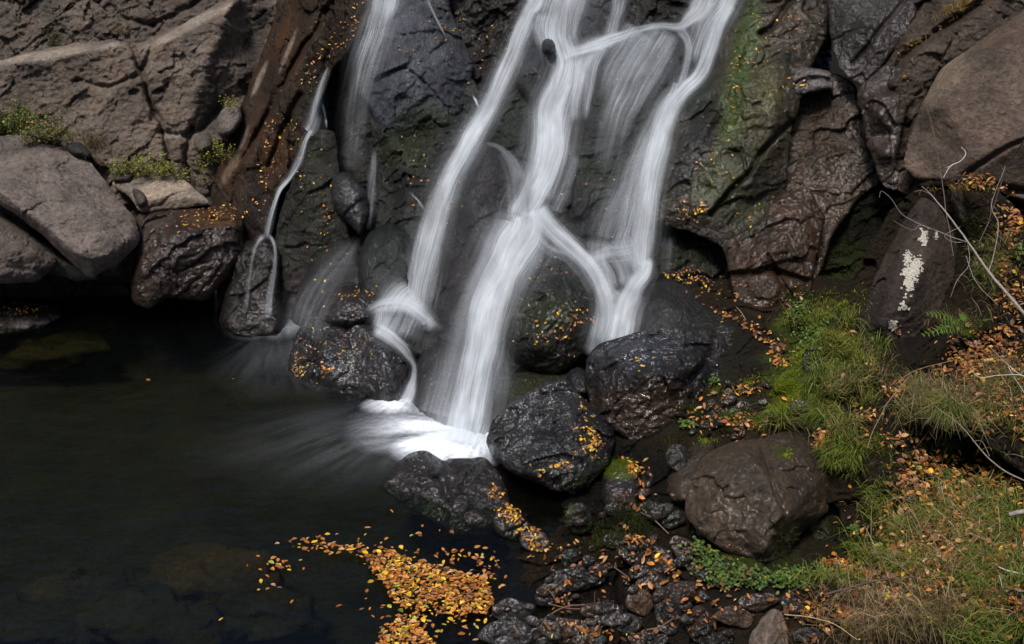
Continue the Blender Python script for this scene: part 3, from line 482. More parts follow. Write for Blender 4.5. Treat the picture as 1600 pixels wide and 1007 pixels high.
for i, (ol, c, lb) in enumerate([
    ([(98,226,10.95),(125,220,11.0),(142,238,10.95),(145,250,10.9),(110,242,10.85)], (.06,.055,.055), 'small dark angular stone on the shoulder of the largest dry boulder'),
    ([(175,262,11.05),(188,253,11.1),(208,270,11.05),(206,288,11.0),(176,286,10.95)], (.13,.11,.1), 'small upright grey stone at the left end of the pale flat rock'),
    ([(40,205,11.05),(62,198,11.1),(92,214,11.05),(95,228,11.0),(60,224,10.95)], (.16,.14,.13), 'flat grey stone in the plants behind the largest dry boulder'),
    ([(336,190,11.1),(350,166,11.15),(376,160,11.15),(378,190,11.05),(362,212,11.0),(340,214,11.0)], (.2,.17,.15), 'upright grey stone wedged under the cliff left of the brown slab'),
    ([(300,222,11.1),(312,206,11.15),(330,210,11.15),(334,232,11.05),(310,240,11.0)], (.14,.12,.1), 'small pale speckled stone behind the right-hand green cushion plant'),
    ([(205,292,10.8),(226,300,10.75),(232,320,10.7),(215,326,10.7)], (.1,.08,.07), 'small brown chip below the left end of the pale flat rock')]):
    mass('stone', ol, mat='dry', col=c, wet=.1, seed=50+i, amp=.25, bulge=.12, rnd=6, jg=1, back=.2, label=lb, cat='stone')
mass('rock', [(362,392,10.7),(390,376,10.75),(425,374,10.75),(436,390,10.7),(438,450,10.55),(442,532,10.35),(366,532,10.35),(342,510,10.45),(352,440,10.65)], mat='wet', col=(.02,.013,.009), wet=.6, seed=60, amp=.9, jg=5, bulge=.08, back=.4, label='dark ledge rock that the left trickle falls over', cat='rock')
mass('rock', [(514,300,10.75),(520,272,10.8),(545,268,10.75),(572,298,10.7),(576,330,10.65),(565,372,10.6),(545,352,10.65),(524,330,10.7)], mat='wet', col=(.035,.035,.037), wet=.52, seed=61, amp=.5, bulge=.15, rnd=8, back=.4, label='small shiny grey angular rock in the dark recess left of the falls', cat='rock')
mass('rock', [(560,395,10.4),(575,365,10.45),(610,345,10.4),(640,365,10.3),(650,420,10.1),(640,480,9.9),(590,490,10.0),(560,450,10.2)], mat='slick', col=(.035,.04,.038), wet=.8, seed=62, amp=.6, bulge=.25, rnd=14, back=.4, label='rounded greenish rock left of the foot of the left stream', cat='rock')
mass('boulder', [(452,500,10.6),(470,440,10.6),(500,395,10.65),(530,372,10.6),(560,385,10.5),(575,440,10.3),(560,500,10.2),(500,540,10.3)], mat='slick', col=(.035,.035,.036), wet=.7, seed=63, amp=.5, bulge=.15, rnd=16, back=.4, label='smooth dark rock under the thin veil behind the leaf-specked boulders', cat='boulder')
# boulders in the pool below the left stream
mass('boulder', [(496,478,9.9),(512,455,9.95),(545,444,9.95),(580,456,9.85),(592,475,9.75),(585,500,9.6),(550,512,9.55),(500,505,9.6),(492,492,9.8)], inner=[(545,475,9.6)], mat='wet', col=(.028,.022,.02), wet=.85, seed=64, amp=.5, bulge=.1, rnd=10, back=.4, label='dark rounded rock with yellow leaves perched behind the wedge-shaped pool boulder', cat='boulder')
mass('boulder', [(448,588,W(588)),(452,556,9.65),(466,514,9.75),(488,488,9.8),(524,484,9.75),(560,496,9.7),(592,512,9.6),(622,536,9.5),(644,568,9.35),(644,606,9.2),(632,642,W(630)),(575,640,W(624)),(520,624,W(606)),(470,606,W(592))],
     inner=[(500,580,9.3),(600,600,8.98),(560,600,9.15)], lines=[[(472,512,9.6),(505,545,9.3),(528,600,9.2)],[(560,500,9.55),(555,545,9.36),(548,590,9.24)],[(575,520,9.4),(600,550,9.1),(615,590,8.96)]],
     mat='wet', col=(.036,.032,.033), wet=.9, seed=65, qs=1.5, amp=1.45*.75, rnd=8, back=.5, jg=3, label='large wedge-shaped wet black boulder standing in the pool left of the main fall', cat='boulder')
mass('rock', [(622,540,9.6),(640,523,9.6),(668,515,9.6),(690,525,9.5),(700,550,9.4),(690,575,9.3),(655,560,9.4),(635,560,9.5)], mat='slick', col=(.03,.028,.028), wet=.9, seed=67, amp=.4, bulge=.1, rnd=12, back=.3, label='small dark rock just below the foam of the left stream', cat='rock')
mass('rock', [(598,520,9.7),(600,495,9.75),(622,484,9.75),(650,495,9.7),(658,512,9.6),(640,528,9.5),(612,530,9.5)], mat='slick', col=(.045,.046,.045), wet=.8, seed=68, amp=.3, bulge=.1, rnd=12, back=.3, label='small rounded stone with foam pouring over it below the left stream', cat='rock')
mass('boulder', [(640,620,W(640)+.1),(646,580,9.15),(660,545,9.3),(690,530,9.35),(735,545,9.2),(780,600,8.95),(800,660,8.7),(780,700,W(700)+.05),(730,710,W(700)+.1),(680,690,W(680)+.1),(645,655,W(650)+.1)], inner=[(700,610,8.85),(690,660,8.72),(740,640,8.7)], mat='slick', col=(.032,.03,.034), wet=.8, seed=69, amp=.4, sm=4, rnd=20, back=.5, label='smooth grey boulder behind the thin lower edge of the main fall', cat='boulder')
mass('boulder', [(786,500,9.3),(796,445,9.5),(830,400,9.65),(868,385,9.7),(905,398,9.65),(930,432,9.5),(945,475,9.3),(938,525,9.15),(905,565,9.1),(870,590,9.1),(825,580,9.15),(795,555,9.2)],
     inner=[(870,440,9.2),(850,500,8.9),(900,500,8.95),(820,540,9.0),(880,550,9.0)], lines=[[(812,450,9.25),(860,455,9.1),(925,470,9.15)],[(860,455,9.1),(840,540,8.92)]],
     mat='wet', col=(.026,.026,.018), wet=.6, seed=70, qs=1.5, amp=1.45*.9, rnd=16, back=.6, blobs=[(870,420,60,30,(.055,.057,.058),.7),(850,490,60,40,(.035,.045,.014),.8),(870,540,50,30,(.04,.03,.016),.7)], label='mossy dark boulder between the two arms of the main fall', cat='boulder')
mass('boulder', [(730,640,8.9),(770,590,9.1),(830,580,9.2),(900,575,9.2),(920,620,9.0),(860,680,8.7),(800,720,8.5),(745,715,8.45),(725,690,8.6)], mat='slick', col=(.03,.032,.018), wet=.6, seed=71, amp=.8, bulge=.12, rnd=14, back=.6, blobs=[(850,620,60,40,(.045,.045,.015),.7)], label='low greenish rock behind the dripping water at the foot of the main fall', cat='boulder')
mass('rock', [(948,440,9.4),(948,415,9.45),(965,404,9.5),(985,412,9.45),(990,435,9.4),(978,455,9.3),(960,455,9.3)], mat='slick', col=(.04,.045,.048), wet=.85, seed=72, amp=.2, bulge=.15, rnd=14, back=.3, label='small round rock ringed by white water at the foot of the right stream', cat='rock')
mass('rock', [(924,395,9.8),(935,385,9.85),(965,382,9.8),(975,398,9.7),(950,410,9.65),(930,410,9.7)], mat='slick', col=(.04,.045,.048), wet=.85, seed=73, amp=.2, bulge=.1, rnd=10, back=.3, label='low rock just above the small round rock in the right cascade', cat='rock')
mass('rock', [(844,72,10.95),(848,60,10.95),(864,60,10.95),(870,72,10.85),(864,86,10.8),(848,86,10.8)], mat='slick', col=(.03,.03,.033), wet=.85, seed=74, amp=.1, bulge=.2, rnd=9, jg=1, back=.2, label='tiny dark knob of rock high in the middle of the main fall', cat='rock')
mass('boulder', [(1000,500,9.0),(1002,465,9.15),(1015,442,9.3),(1050,438,9.35),(1085,455,9.25),(1110,485,9.1),(1100,520,8.9),(1050,540,8.8),(1005,540,8.85)], inner=[(1045,475,8.95)], mat='slick', col=(.034,.034,.033), wet=.8, seed=75, amp=.5, bulge=.05, rnd=16, back=.5, label='smooth dark boulder just right of the foot of the right cascade', cat='boulder')
mass('boulder', [(1060,500,9.0),(1100,478,9.1),(1150,492,9.0),(1190,520,8.8),(1200,550,8.6),(1170,590,8.4),(1110,560,8.5)], mat='wet', col=(.028,.029,.022), wet=.6, seed=76, amp=.6, bulge=.08, rnd=12, back=.5, label='low mossy rock behind the big black boulder, leaves along its top', cat='boulder')
FALLZ = ZB.copy()
mass('boulder', [(914,600,8.45),(917,560,8.5),(934,538,8.5),(1000,517,8.5),(1060,509,8.5),(1102,511,8.55),(1128,520,8.6),(1143,550,8.6),(1170,572,8.5),(1160,602,8.3),(1125,636,8.15),(1086,666,8.05),(1050,684,8.0),(988,691,8.0),(944,664,8.1),(924,640,8.3)],
     inner=[(1000,640,7.95),(960,620,8.05),(1100,600,8.15)], lines=[[(925,590,8.35),(970,580,8.02),(1010,588,7.86),(1050,586,7.86),(1090,570,8.0),(1112,535,8.4)],[(1090,570,8.0),(1110,590,8.2),(1150,590,8.35)]],
     mat='wet', col=(.026,.021,.020), wet=.95, seed=77, qs=1.5, amp=1.45*1.0, rnd=6, back=.8, grooves=[([(1120,520),(1118,545),(1100,575),(1070,600)],5,.1)], blobs=[(1000,640,110,55,(.075,.038,.018),.9),(1010,550,110,28,(.04,.043,.052),.9)], label='biggest wet black boulder, with a shiny sloping top, right of the falls', cat='boulder')  # bluish blob paints the sky sheen into the sloping top
mass('rock', [(884,595,8.7),(888,578,8.8),(910,573,8.8),(922,590,8.7),(920,620,8.5),(895,615,8.5)], mat='wet', col=(.03,.03,.032), wet=.85, seed=78, amp=.3, bulge=.12, rnd=10, back=.3, label='small dark rock squeezed between the two biggest black boulders', cat='rock')
mass('boulder', [(758,690,8.15),(768,658,8.25),(812,620,8.3),(850,596,8.35),(884,592,8.35),(910,622,8.3),(952,652,8.2),(962,690,8.0),(948,730,7.75),(915,766,7.6),(868,768,7.6),(798,738,7.8),(770,714,8.0)],
     inner=[(860,700,7.75),(820,680,7.95)], lines=[[(770,690,8.0),(800,725,7.75),(835,742,7.55),(900,738,7.55),(940,700,7.8)],[(860,612,8.2),(900,660,7.9),(925,700,7.75)]],
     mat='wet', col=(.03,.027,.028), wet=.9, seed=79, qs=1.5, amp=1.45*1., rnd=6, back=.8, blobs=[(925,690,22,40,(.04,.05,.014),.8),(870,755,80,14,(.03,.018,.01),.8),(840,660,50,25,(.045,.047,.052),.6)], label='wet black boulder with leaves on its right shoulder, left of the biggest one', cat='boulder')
mass('boulder', [(594,762,W(762)),(610,735,8.1),(640,708,8.25),(665,704,8.25),(690,718,8.15),(720,715,8.15),(760,715,8.1),(785,745,7.9),(800,790,7.65),(760,835,W(818)),(715,835,W(818)),(670,812,W(795)),(620,785,W(775))],
     inner=[(665,760,7.75),(720,780,7.6),(740,745,7.8)], lines=[[(650,712,8.1),(660,745,7.85),(690,790,7.62)],[(760,722,8.0),(735,760,7.7),(720,800,7.5)]],
     mat='wet', col=(.032,.025,.022), wet=.85, seed=80, qs=1.5, amp=1.45*.75, rnd=8, back=.7, grooves=[([(695,718),(690,750),(700,780)],7,.06)], blobs=[(690,790,60,30,(.02,.015,.01),.7),(760,750,30,26,(.045,.042,.042),.5)], label='low wet black boulder with two humps at the pool edge below the main fall', cat='boulder')
mass('boulder', [(1040,770,7.45),(1046,740,7.55),(1070,705,7.65),(1095,686,7.7),(1120,690,7.65),(1118,715,7.5),(1090,750,7.35),(1080,785,7.2),(1060,790,7.25)], mat='wet', col=(.085,.06,.043), wet=.55, seed=81, amp=.3, bulge=.14, rnd=12, back=.5, label='narrow brown boulder leaning against the big cracked brown boulder', cat='boulder')
mass('boulder', [(1070,800,6.95),(1074,748,7.1),(1106,706,7.3),(1150,688,7.4),(1184,686,7.45),(1236,671,7.6),(1284,690,7.5),(1299,738,7.3),(1294,800,7.1),(1262,824,6.95),(1240,852,6.85),(1222,886,6.75),(1192,886,6.62),(1150,868,6.65),(1106,846,6.75),(1078,818,6.85)],
     inner=[(1130,780,6.72),(1165,830,6.6)], lines=[[(1086,752,7.0),(1112,722,7.0),(1150,706,6.95),(1180,704,6.98),(1203,750,6.66),(1222,806,6.45),(1196,862,6.45)],[(1222,806,6.45),(1250,818,6.8)],[(1250,700,7.15),(1272,760,6.9),(1262,805,6.8)]],
     mat='wet', col=(.085,.06,.04), wet=.48, seed=82, qs=1.5, amp=1.45*.6, fa=2.5, rnd=4, jg=3.5, back=.8, grooves=[([(1184,690),(1203,730),(1212,770),(1226,800)],4,.06)], blobs=[(1265,740,36,60,(.07,.05,.036),.6),(1225,705,20,14,MOSS,.7),(1195,775,8,12,MOSS,.7)], label='big brown boulder with a diagonal crack above the leafy lower bank', cat='boulder')
mass('rock', [(1215,900,6.95),(1228,850,7.05),(1262,818,7.1),(1294,800,7.15),(1300,840,7.05),(1284,888,6.9),(1250,906,6.85)], mat='wet', col=(.03,.026,.012), wet=.3, seed=91, amp=.8, rnd=6, back=.4, blobs=[(1260,860,40,30,MOSSD,.8)], label='added dark rock painting in the shade of the hollow under the right end of the cracked brown boulder', cat='rock')  # added rock filling the boulder's hollow, its shade painted in as dark green
mass('rock', [(938,770,7.6),(942,740,7.75),(965,718,7.85),(990,714,7.85),(1000,740,7.7),(1002,780,7.5),(990,815,7.35),(960,812,7.35),(945,795,7.45)], mat='wet', col=(.03,.026,.022), wet=.8, seed=83, amp=.5, bulge=.12, rnd=8, back=.5, blobs=[(965,730,32,22,MOSSB,.95)], label='upright block with a bright green moss cap below the biggest black boulder', cat='rock')
mass('rock', [(1000,745,7.7),(1010,728,7.75),(1024,735,7.7),(1028,755,7.6),(1012,768,7.5),(1000,762,7.6)], mat='wet', col=(.05,.04,.032), wet=.6, seed=84, amp=.3, bulge=.08, rnd=8, back=.3, label='small brown rock right of the moss-capped block', cat='rock')
mass('boulder', [(1345,505,8.5),(1360,450,8.6),(1385,395,8.7),(1412,345,8.8),(1440,305,8.85),(1468,322,8.8),(1492,365,8.7),(1505,430,8.6),(1490,490,8.45),(1465,545,8.3),(1400,560,8.3),(1352,545,8.4)],
     inner=[(1420,470,8.1),(1450,400,8.3)], lines=[[(1440,320,8.65),(1405,400,8.35),(1375,500,8.15)]], mat='dry', col=(.075,.055,.045), wet=.25, seed=85, amp=.6, rnd=8, back=.7, blobs=[(1360,500,30,60,(.055,.045,.042),.8)], label='dark brown standing boulder with a trail of white lichen, beside the fern', cat='boulder')
LICH = bpy.context.scene.collection.objects[-1] if False else [o for o in scene.collection.objects if o.get('label', '').startswith('dark brown standing')][0]
mass('rock', [(1470,300,8.95),(1485,280,8.9),(1510,285,8.6),(1545,305,8.4),(1560,350,8.2),(1550,400,8.1),(1520,400,8.4),(1495,350,8.7)], mat='earth', col=(.06,.048,.035), wet=.2, seed=86, amp=.8, bulge=.12, back=.5, blobs=[(1520,370,40,30,MOSSD,.7)], label='brown hummock of rock with orange leaves along its top, above the lichen boulder', cat='rock')
mass('rock', [(1412,655,7.2),(1440,610,7.3),(1510,580,7.25),(1600,560,7.0),(1760,520,6.6),(1760,760,6.1),(1640,765,6.3),(1590,735,6.55),(1530,690,6.75),(1465,668,6.9),(1430,675,7.1)], inner=[(1500,620,7.0),(1600,640,6.6)], lines=[[(1430,640,7.0),(1500,635,6.85),(1570,670,6.6),(1660,700,6.25)]], mat='earth', col=(.06,.045,.032), wet=.1, seed=87, amp=1.1, rnd=8, back=.5, label='overhanging turf-topped ledge of brown rock on the right bank', cat='rock')

# generic loose rocks along the shore
def loose_rock(x, y, wpx, hpx, col, wet, seed, label, name='rock', ang=0, mat='wet', sink=.3, group=None, zb=True, amp=.6, cat=None, blobs=()):
    n = 7; pts = []
    t0 = float(sampleZ(ZB, x, min(y+hpx*.35, 1190))); r = np.random.default_rng(seed)
    for k in range(n):
        a = 2*math.pi*k/n+r.uniform(-.2, .2); s = r.uniform(.78, 1.15); dx = math.cos(a)*wpx/2*s; dy = math.sin(a)*hpx/2*s
        ca, sa = math.cos(ang), math.sin(ang); px, py = x+dx*ca-dy*sa, y+dx*sa+dy*ca
        pts.append((px, py, t0-.02-.25*(py-y)/hpx*hpx*t0/F*1.2))
    px, py = x+r.uniform(-.2, .2)*wpx, y-r.uniform(0, .2)*hpx; q = min(wpx, hpx)*t0/F
    return mass(name, pts, inner=[(px, py, t0-.32*q), (x+r.uniform(-.3, .3)*wpx, y+.15*hpx, t0-.3*q)], mat=mat, col=col, wet=wet, seed=seed, amp=1.25, qs=min(6, max(1, .75/q)), fa=.6, ck=1., rnd=max(2, min(wpx, hpx)*.06), jg=1.2, sm=1, back=q*.6, label=label, cat=cat or name, group=group, zb=zb, blobs=blobs)
Kb, Kd, Kg, Kp = (.075,.042,.024), (.035,.026,.02), (.065,.06,.058), (.14,.085,.055)
for i, a in enumerate([
    (900,905,92,46,Kd,.85,0,'dark blunt rock at the inner corner of the pool shore'),
    (800,955,70,40,Kg,.85,0,'grey wet rock at the waterline beside the leaf raft'),
    (800,990,110,46,Kg,.9,0,'broad grey wet rock at the very bottom of the shore'),
    (862,932,60,34,Kd,.8,-.2,'dark rock behind the grey waterline rocks'),
    (885,985,96,40,Kb,.8,.1,'flat brown wet rock with leaves left of the twig pile'),
    (950,960,50,44,Kd,.85,.2,'black rock under the heap of dead twigs'),
    (1000,940,56,50,Kp,.6,.5,'brown wedge of rock right of the twig pile'),
    (975,975,60,40,Kg,.8,-.2,'grey cobble just below the twig pile'),
    (1062,930,84,46,Kb,.7,-.3,'rounded brown rock in the middle of the lower shore'),
    (1045,965,40,66,Kd,.7,0,'narrow upright dark rock in the lower shore'),
    (1095,975,50,60,Kb,.6,-.4,'tilted brown rock left of the pale pointed stone'),
    (1150,965,66,34,Kp,.55,.2,'reddish brown slab touching the pale pointed stone'),
    (1185,942,66,30,Kb,.6,-.1,'brown slab behind the pale pointed stone'),
    (1240,946,44,28,Kd,.6,.2,'small dark stone right of the pale pointed stone'),
    (1262,990,52,26,Kg,.5,0,'dark grey stone at the foot of the leafy bank'),
    (1080,870,90,44,Kb,.75,.75,'long wet brown rock running down from the cracked boulder'),
    (1010,868,100,48,Kd,.75,.35,'dark rock with a stripe of orange leaves above the shore'),
    (960,845,40,30,Kd,.7,0,'small dark mossy rock under the black cavity'),
    (1020,800,46,34,Kd,.7,0,'dark rock at the foot of the narrow brown boulder'),
    (905,815,44,50,(.022,.024,.012),.6,0,'mossy dark rock deep in the cavity'),
    (800,820,70,50,Kd,.85,.5,'dark leaf-strewn rock behind the two-humped boulder'),
    (835,845,56,34,Kg,.85,.3,'small shiny rock with leaves at the edge of the calm water'),
    (745,815,50,26,Kd,.85,.2,'low black rock at the right foot of the two-humped boulder'),
    (1100,830,30,24,Kb,.6,0,'small brown stone at the lower left of the cracked boulder'),
    (1150,632,44,24,Kg,.85,-.2,'shiny grey stone in the leaves right of the biggest black boulder'),
    (1120,655,60,26,Kd,.85,-.3,'dark wet stone below the right end of the biggest black boulder'),
    (1165,658,26,16,Kg,.85,-.2,'tiny shiny stone in the leaf pile above the cracked boulder'),
    (1140,612,24,18,Kg,.85,-.2,'tiny grey stone behind the leaf pile above the cracked boulder'),
    (1218,545,18,26,Kg,.5,.2,'small pale grey stone among leaves right of the low mossy rock'),
    (1060,715,44,40,Kd,.8,-.3,'dark rough rock above the narrow brown boulder'),
    (1250,635,44,26,(.07,.055,.045),.4,.1,'half-buried brown stone in moss above the cracked boulder'),
    (1270,565,32,40,(.03,.027,.025),.4,0,'dark pointed stone standing in bright moss'),
    (1015,910,44,30,Kb,.75,.2,'small wet brown rock above the middle shore cobbles'),
    (925,955,40,26,Kb,.75,0,'small brown rock left of the heap of dead twigs'),
    (1130,905,40,30,Kb,.6,.3,'brown rock at the edge of the bright green ground plants'),
    (1120,1002,60,30,Kd,.6,0,'dark stone at the bottom edge left of the pale pointed stone'),
    (1010,1000,60,30,Kb,.7,0,'brown stone at the bottom edge below the shore cobbles'),
    (1235,598,60,36,MOSSB,.0,-.4,'bright green mossy mound below the leaf-covered low rock'),
    (1205,655,50,30,MOSS,.0,-.2,'mossy hump beside the small shiny stones above the cracked boulder'),
    (1310,610,56,40,MOSSD,.0,.2,'dark mossy rock in the middle of the green bank'),
    (1300,545,50,40,MOSS,.0,.4,'mossy mound left of the foot of the lichen boulder'),
    (1345,590,60,36,MOSSD,.0,.1,'dark mossy lump directly under the lichen boulder'),
    (1255,500,50,32,MOSSD,.0,.0,'dark mossy stone under the shadowed cliff overhang'),
    (1590,945,40,60,(.03,.022,.016),.3,.1,'dark stump-like rock at the right edge in the grass')]):
    loose_rock(a[0], a[1], a[2]*1.1, a[3]*1.1, a[4], a[5], 100+i, a[7], ang=a[6])
# filler cobbles, clearly told apart only as a heap
fr = np.random.default_rng(5)
for i in range(46):
    x = fr.uniform(770, 1180); y = fr.uniform(880, 1010); 
    if x < 800 and y < 930: continue
    s = fr.uniform(14, 34)
    loose_rock(x, y, s*1.3, s*.8, [Kd, Kb, Kg, Kd][i % 4], .75, 200+i, 'small wet cobble wedged between the larger rocks of the lower shore', name='cobble', ang=fr.uniform(-.6, .6), group='small cobbles of the lower shore', cat='cobble')
for i in range(16):
    x = fr.uniform(1070, 1210); y = fr.uniform(590, 680); s = fr.uniform(10, 26)
    loose_rock(x, y, s*1.4, s*.8, [Kd, Kg, Kd, Kb][i % 4], .75, 260+i, 'small dark stone in the mossy leaf-strewn gap above the cracked brown boulder', name='cobble', ang=fr.uniform(-.6, .6), group='small stones above the cracked boulder', cat='cobble')
for i in range(20):
    x = fr.uniform(880, 1070); y = fr.uniform(745, 880); s = fr.uniform(16, 38)
    loose_rock(x, y, s*1.3, s*.9, [Kd, (.02,.02,.012), Kb, Kd][i % 4], .6, 290+i, 'dark damp stone in the shaded gully below the two biggest black boulders', name='cobble', ang=fr.uniform(-.6, .6), group='damp stones of the shaded gully', cat='cobble')
mass('stone', [(1168,1020,5.95),(1172,992,6.0),(1190,965,6.05),(1208,948,6.1),(1222,956,6.08),(1230,985,6.0),(1234,1030,5.9),(1170,1035,5.9)], lines=[[(1210,952,5.98),(1198,990,5.82),(1200,1030,5.75)]], mat='dry', col=(.32,.24,.185), wet=.05, seed=90, amp=.3, rnd=6, back=.35, label='pale beige pointed stone standing at the bottom edge', cat='stone')
# drowned rocks, seen dimly through the pool
for i, (x, y, rx, ry, rz, c, lb) in enumerate([(330,900,.5,.3,.2,(.09,.06,.03),'drowned reddish slab faintly visible left of the leaf raft'),(60,540,.75,.35,.25,(.06,.045,.02),'drowned brown rock off the far left waterline'),(200,960,.4,.3,.2,(.05,.045,.03),'drowned rock dimly seen near the bottom left'),(110,930,.3,.22,.16,(.07,.055,.035),'drowned pale stone left of the larger drowned rock'),(300,985,.25,.2,.15,(.05,.04,.03),'small drowned stone at the bottom edge'),(40,985,.45,.3,.2,(.045,.04,.03),'drowned rock in the bottom left corner'),(420,960,.35,.22,.15,(.05,.045,.035),'drowned flat stone below the scattered leaves')]):
    c0 = unproj(x, y, tw(y, -.35)); n, k = 48, 24; th, ph = np.meshgrid(np.linspace(0, 2*np.pi, n, endpoint=False), np.linspace(0, np.pi, k))
    P = np.stack([np.cos(th)*np.sin(ph), np.sin(th)*np.sin(ph), np.cos(ph)], -1); cc, _ = chips(P*1.3+i*5, i); P = P*(1+.35*cc+.15*fbm(P*2+i, 3, i))[..., None]*np.array([rx, ry, rz])+c0
    idx = np.arange(n*k).reshape(k, n); nx_ = np.roll(idx, -1, 1); Fq = np.stack([idx[:-1], idx[1:], nx_[1:], nx_[:-1]], -1).reshape(-1, 4)
    tag(mesh_obj('rock', P.reshape(-1, 3), Fq, M['earth'], np.tile(np.array(c)*.8, (n*k, 1)), .1), lb, 'rock')

# ================================================================== POOL
def noise2(a, b, s): return fbm(np.stack([a, b, a*0+s], -1), 4, s)
px_, py_ = np.meshgrid(np.arange(-9, 2.6, .026), np.arange(2.2, 12.4, .026)); PP = np.stack([px_, py_, px_*0], -1)
sx, sy, _ = proj(PP)
foam = np.zeros(px_.shape)
def foam_sheen_blob(cx, cy, r1, r2, ang, strg, imp, nk=9, pw=1.4):
    """pale patch on the water (foam; one wide painted sheen) spreading from where a fall lands"""
    global foam
    c = unproj(cx, cy, tw(cy)); q = unproj(imp[0], imp[1], tw(imp[1])); dx, dy = px_-c[0], py_-c[1]; a = math.radians(ang)
    u = (dx*math.cos(a)+dy*math.sin(a))/r1; v = (-dx*math.sin(a)+dy*math.cos(a))/r2; k = np.clip(1-np.sqrt(u*u+v*v), 0, 1)**pw
    th = np.arctan2(py_-q[1], px_-q[0]); rr = np.hypot(px_-q[0], py_-q[1])
    st = noise2(th*nk, rr*1.6, 3)+.5*noise2(th*nk*3, rr*3, 9)
    foam = np.maximum(foam, np.clip(strg*k*(1+1.1*st), 0, 1))
foam_sheen_blob(712,688,.62,.5,0,1.6,(760,670),pw=.9)
foam_sheen_blob(660,665,.75,.5,20,.75,(760,670))
foam_sheen_blob(622,664,.6,.45,10,.42,(790,600),26,1.5)
foam_sheen_blob(560,690,1.6,1.,0,.05,(790,560),22,1.8)  # grey sheen of the pool painted in as a faint wide patch
foam_sheen_blob(618,634,.34,.2,0,1.1,(650,610),pw=1.1)
foam_sheen_blob(435,512,.6,.42,0,.26,(440,400),16,1.6)
foam_sheen_blob(420,500,.10,.06,0,1.6,(420,498),pw=.7)
foam_sheen_blob(384,490,.08,.05,0,.6,(384,490),pw=.7)
foam_sheen_blob(480,560,1.0,1.0,0,.06,(430,500),14)
idx = np.arange(px_.size).reshape(px_.shape); Fq = np.stack([idx[:-1, :-1], idx[:-1, 1:], idx[1:, 1:], idx[1:, :-1]], -1).reshape(-1, 4)
PP[..., 2] = .012*fbm(PP*2.2, 3, 5)+.02*foam
tag(mesh_obj('water', PP.reshape(-1, 3), Fq, M['pool'], extra={'foam': foam.ravel()}, origin=(0, 0, 0)), kind='structure')

# ================================================================== FALLS
def cover(Z, r): return blur(np.minimum(blur(minf(Z, r+2), 9), minf(Z, 3)), 4)
FZ = cover(WALLZ, 4)
def catmull(P, n):
    P = np.array(P, float); Q = np.vstack([2*P[0]-P[1], P, 2*P[-1]-P[-2]]); out = []
    for i in range(1, len(Q)-2):
        for s in np.linspace(0, 1, n, endpoint=False):
            out.append(.5*((2*Q[i])+(-Q[i-1]+Q[i+1])*s+(2*Q[i-1]-5*Q[i]+4*Q[i+1]-Q[i+2])*s*s+(-Q[i-1]+3*Q[i]-3*Q[i+1]+Q[i+2])*s**3))
    out.append(P[-1]); return np.array(out)
def ribbon(name, P, off=.05, nu=25, layers=2, parent=None, base=None, lens=.05, edge=1.3, soft=(8, 12), tabs=None, useed=0):
    A = catmull(P, 14); x, y, w_, a = A.T; w_ = np.abs(w_); dx = np.gradient(x); dy = np.gradient(y); L = np.hypot(dx, dy)+1e-6
    s = np.concatenate([[0], np.cumsum(np.hypot(np.diff(x), np.diff(y)))]); VV, FF, UU, DD = [], [], [], []; nb = 0
    fade = np.ones(len(x))
    if soft[0]: fade *= np.clip(s/soft[0], 0, 1)
    if soft[1]: fade *= np.clip((s[-1]-s)/soft[1], 0, 1)
    u = np.linspace(-1, 1, nu)
    # the sheet breaks at right angles to mostly-vertical flow: spread it along x for steep runs
    nxx, nyy = -dy/L, dx/L
    for l in range(layers):
        wob = (1, 1.7)[l % 2]; ww = (w_*wob*1.02)[:, None]*u[None]/2
        X = x[:, None]+nxx[:, None]*-ww; Y = y[:, None]+nyy[:, None]*-ww
        X = X+1.6*fbm(np.stack([X/30, Y/60, X*0+l*9+useed], -1), 2, l)*(1+w_[:, None]/40)
        T = sampleZ(base if base is not None else FZ, X, Y) if tabs is None else np.interp(s, np.linspace(0, s[-1], len(tabs)), tabs)[:, None]+0*X
        T = T-off-lens*(1-u[None]**2)*np.minimum(1, w_[:, None]/40)+.02*l
        T = T-.02*fbm(np.stack([X/9, Y/70, X*0+l], -1), 3, 4)
        vv = CP+(503.5-Y)/F*SP; T = np.minimum.accumulate(T*vv, axis=0)/vv     # water only falls outwards
        V = unproj(X, Y, T); n, k = X.shape
        d_ = np.clip((1-np.abs(u[None]))/.62, 0, 1); d_ = (d_*d_*(3-2*d_))*a[:, None]*fade[:, None]*(1, .2)[l % 2]
        pm = T.mean()/F; UV = np.stack([ww*pm+l*3.7+useed, np.repeat((s*pm)[:, None], k, 1)+l*1.3], -1)
        idx = nb+np.arange(n*k).reshape(n, k); FF.append(np.stack([idx[:-1, :-1], idx[1:, :-1], idx[1:, 1:], idx[:-1, 1:]], -1).reshape(-1, 4)); nb += n*k
        VV.append(V.reshape(-1, 3)); UU.append(UV.reshape(-1, 2)); DD.append(d_.ravel())
    return np.concatenate(VV), np.concatenate(FF), np.concatenate(UU), np.concatenate(DD)
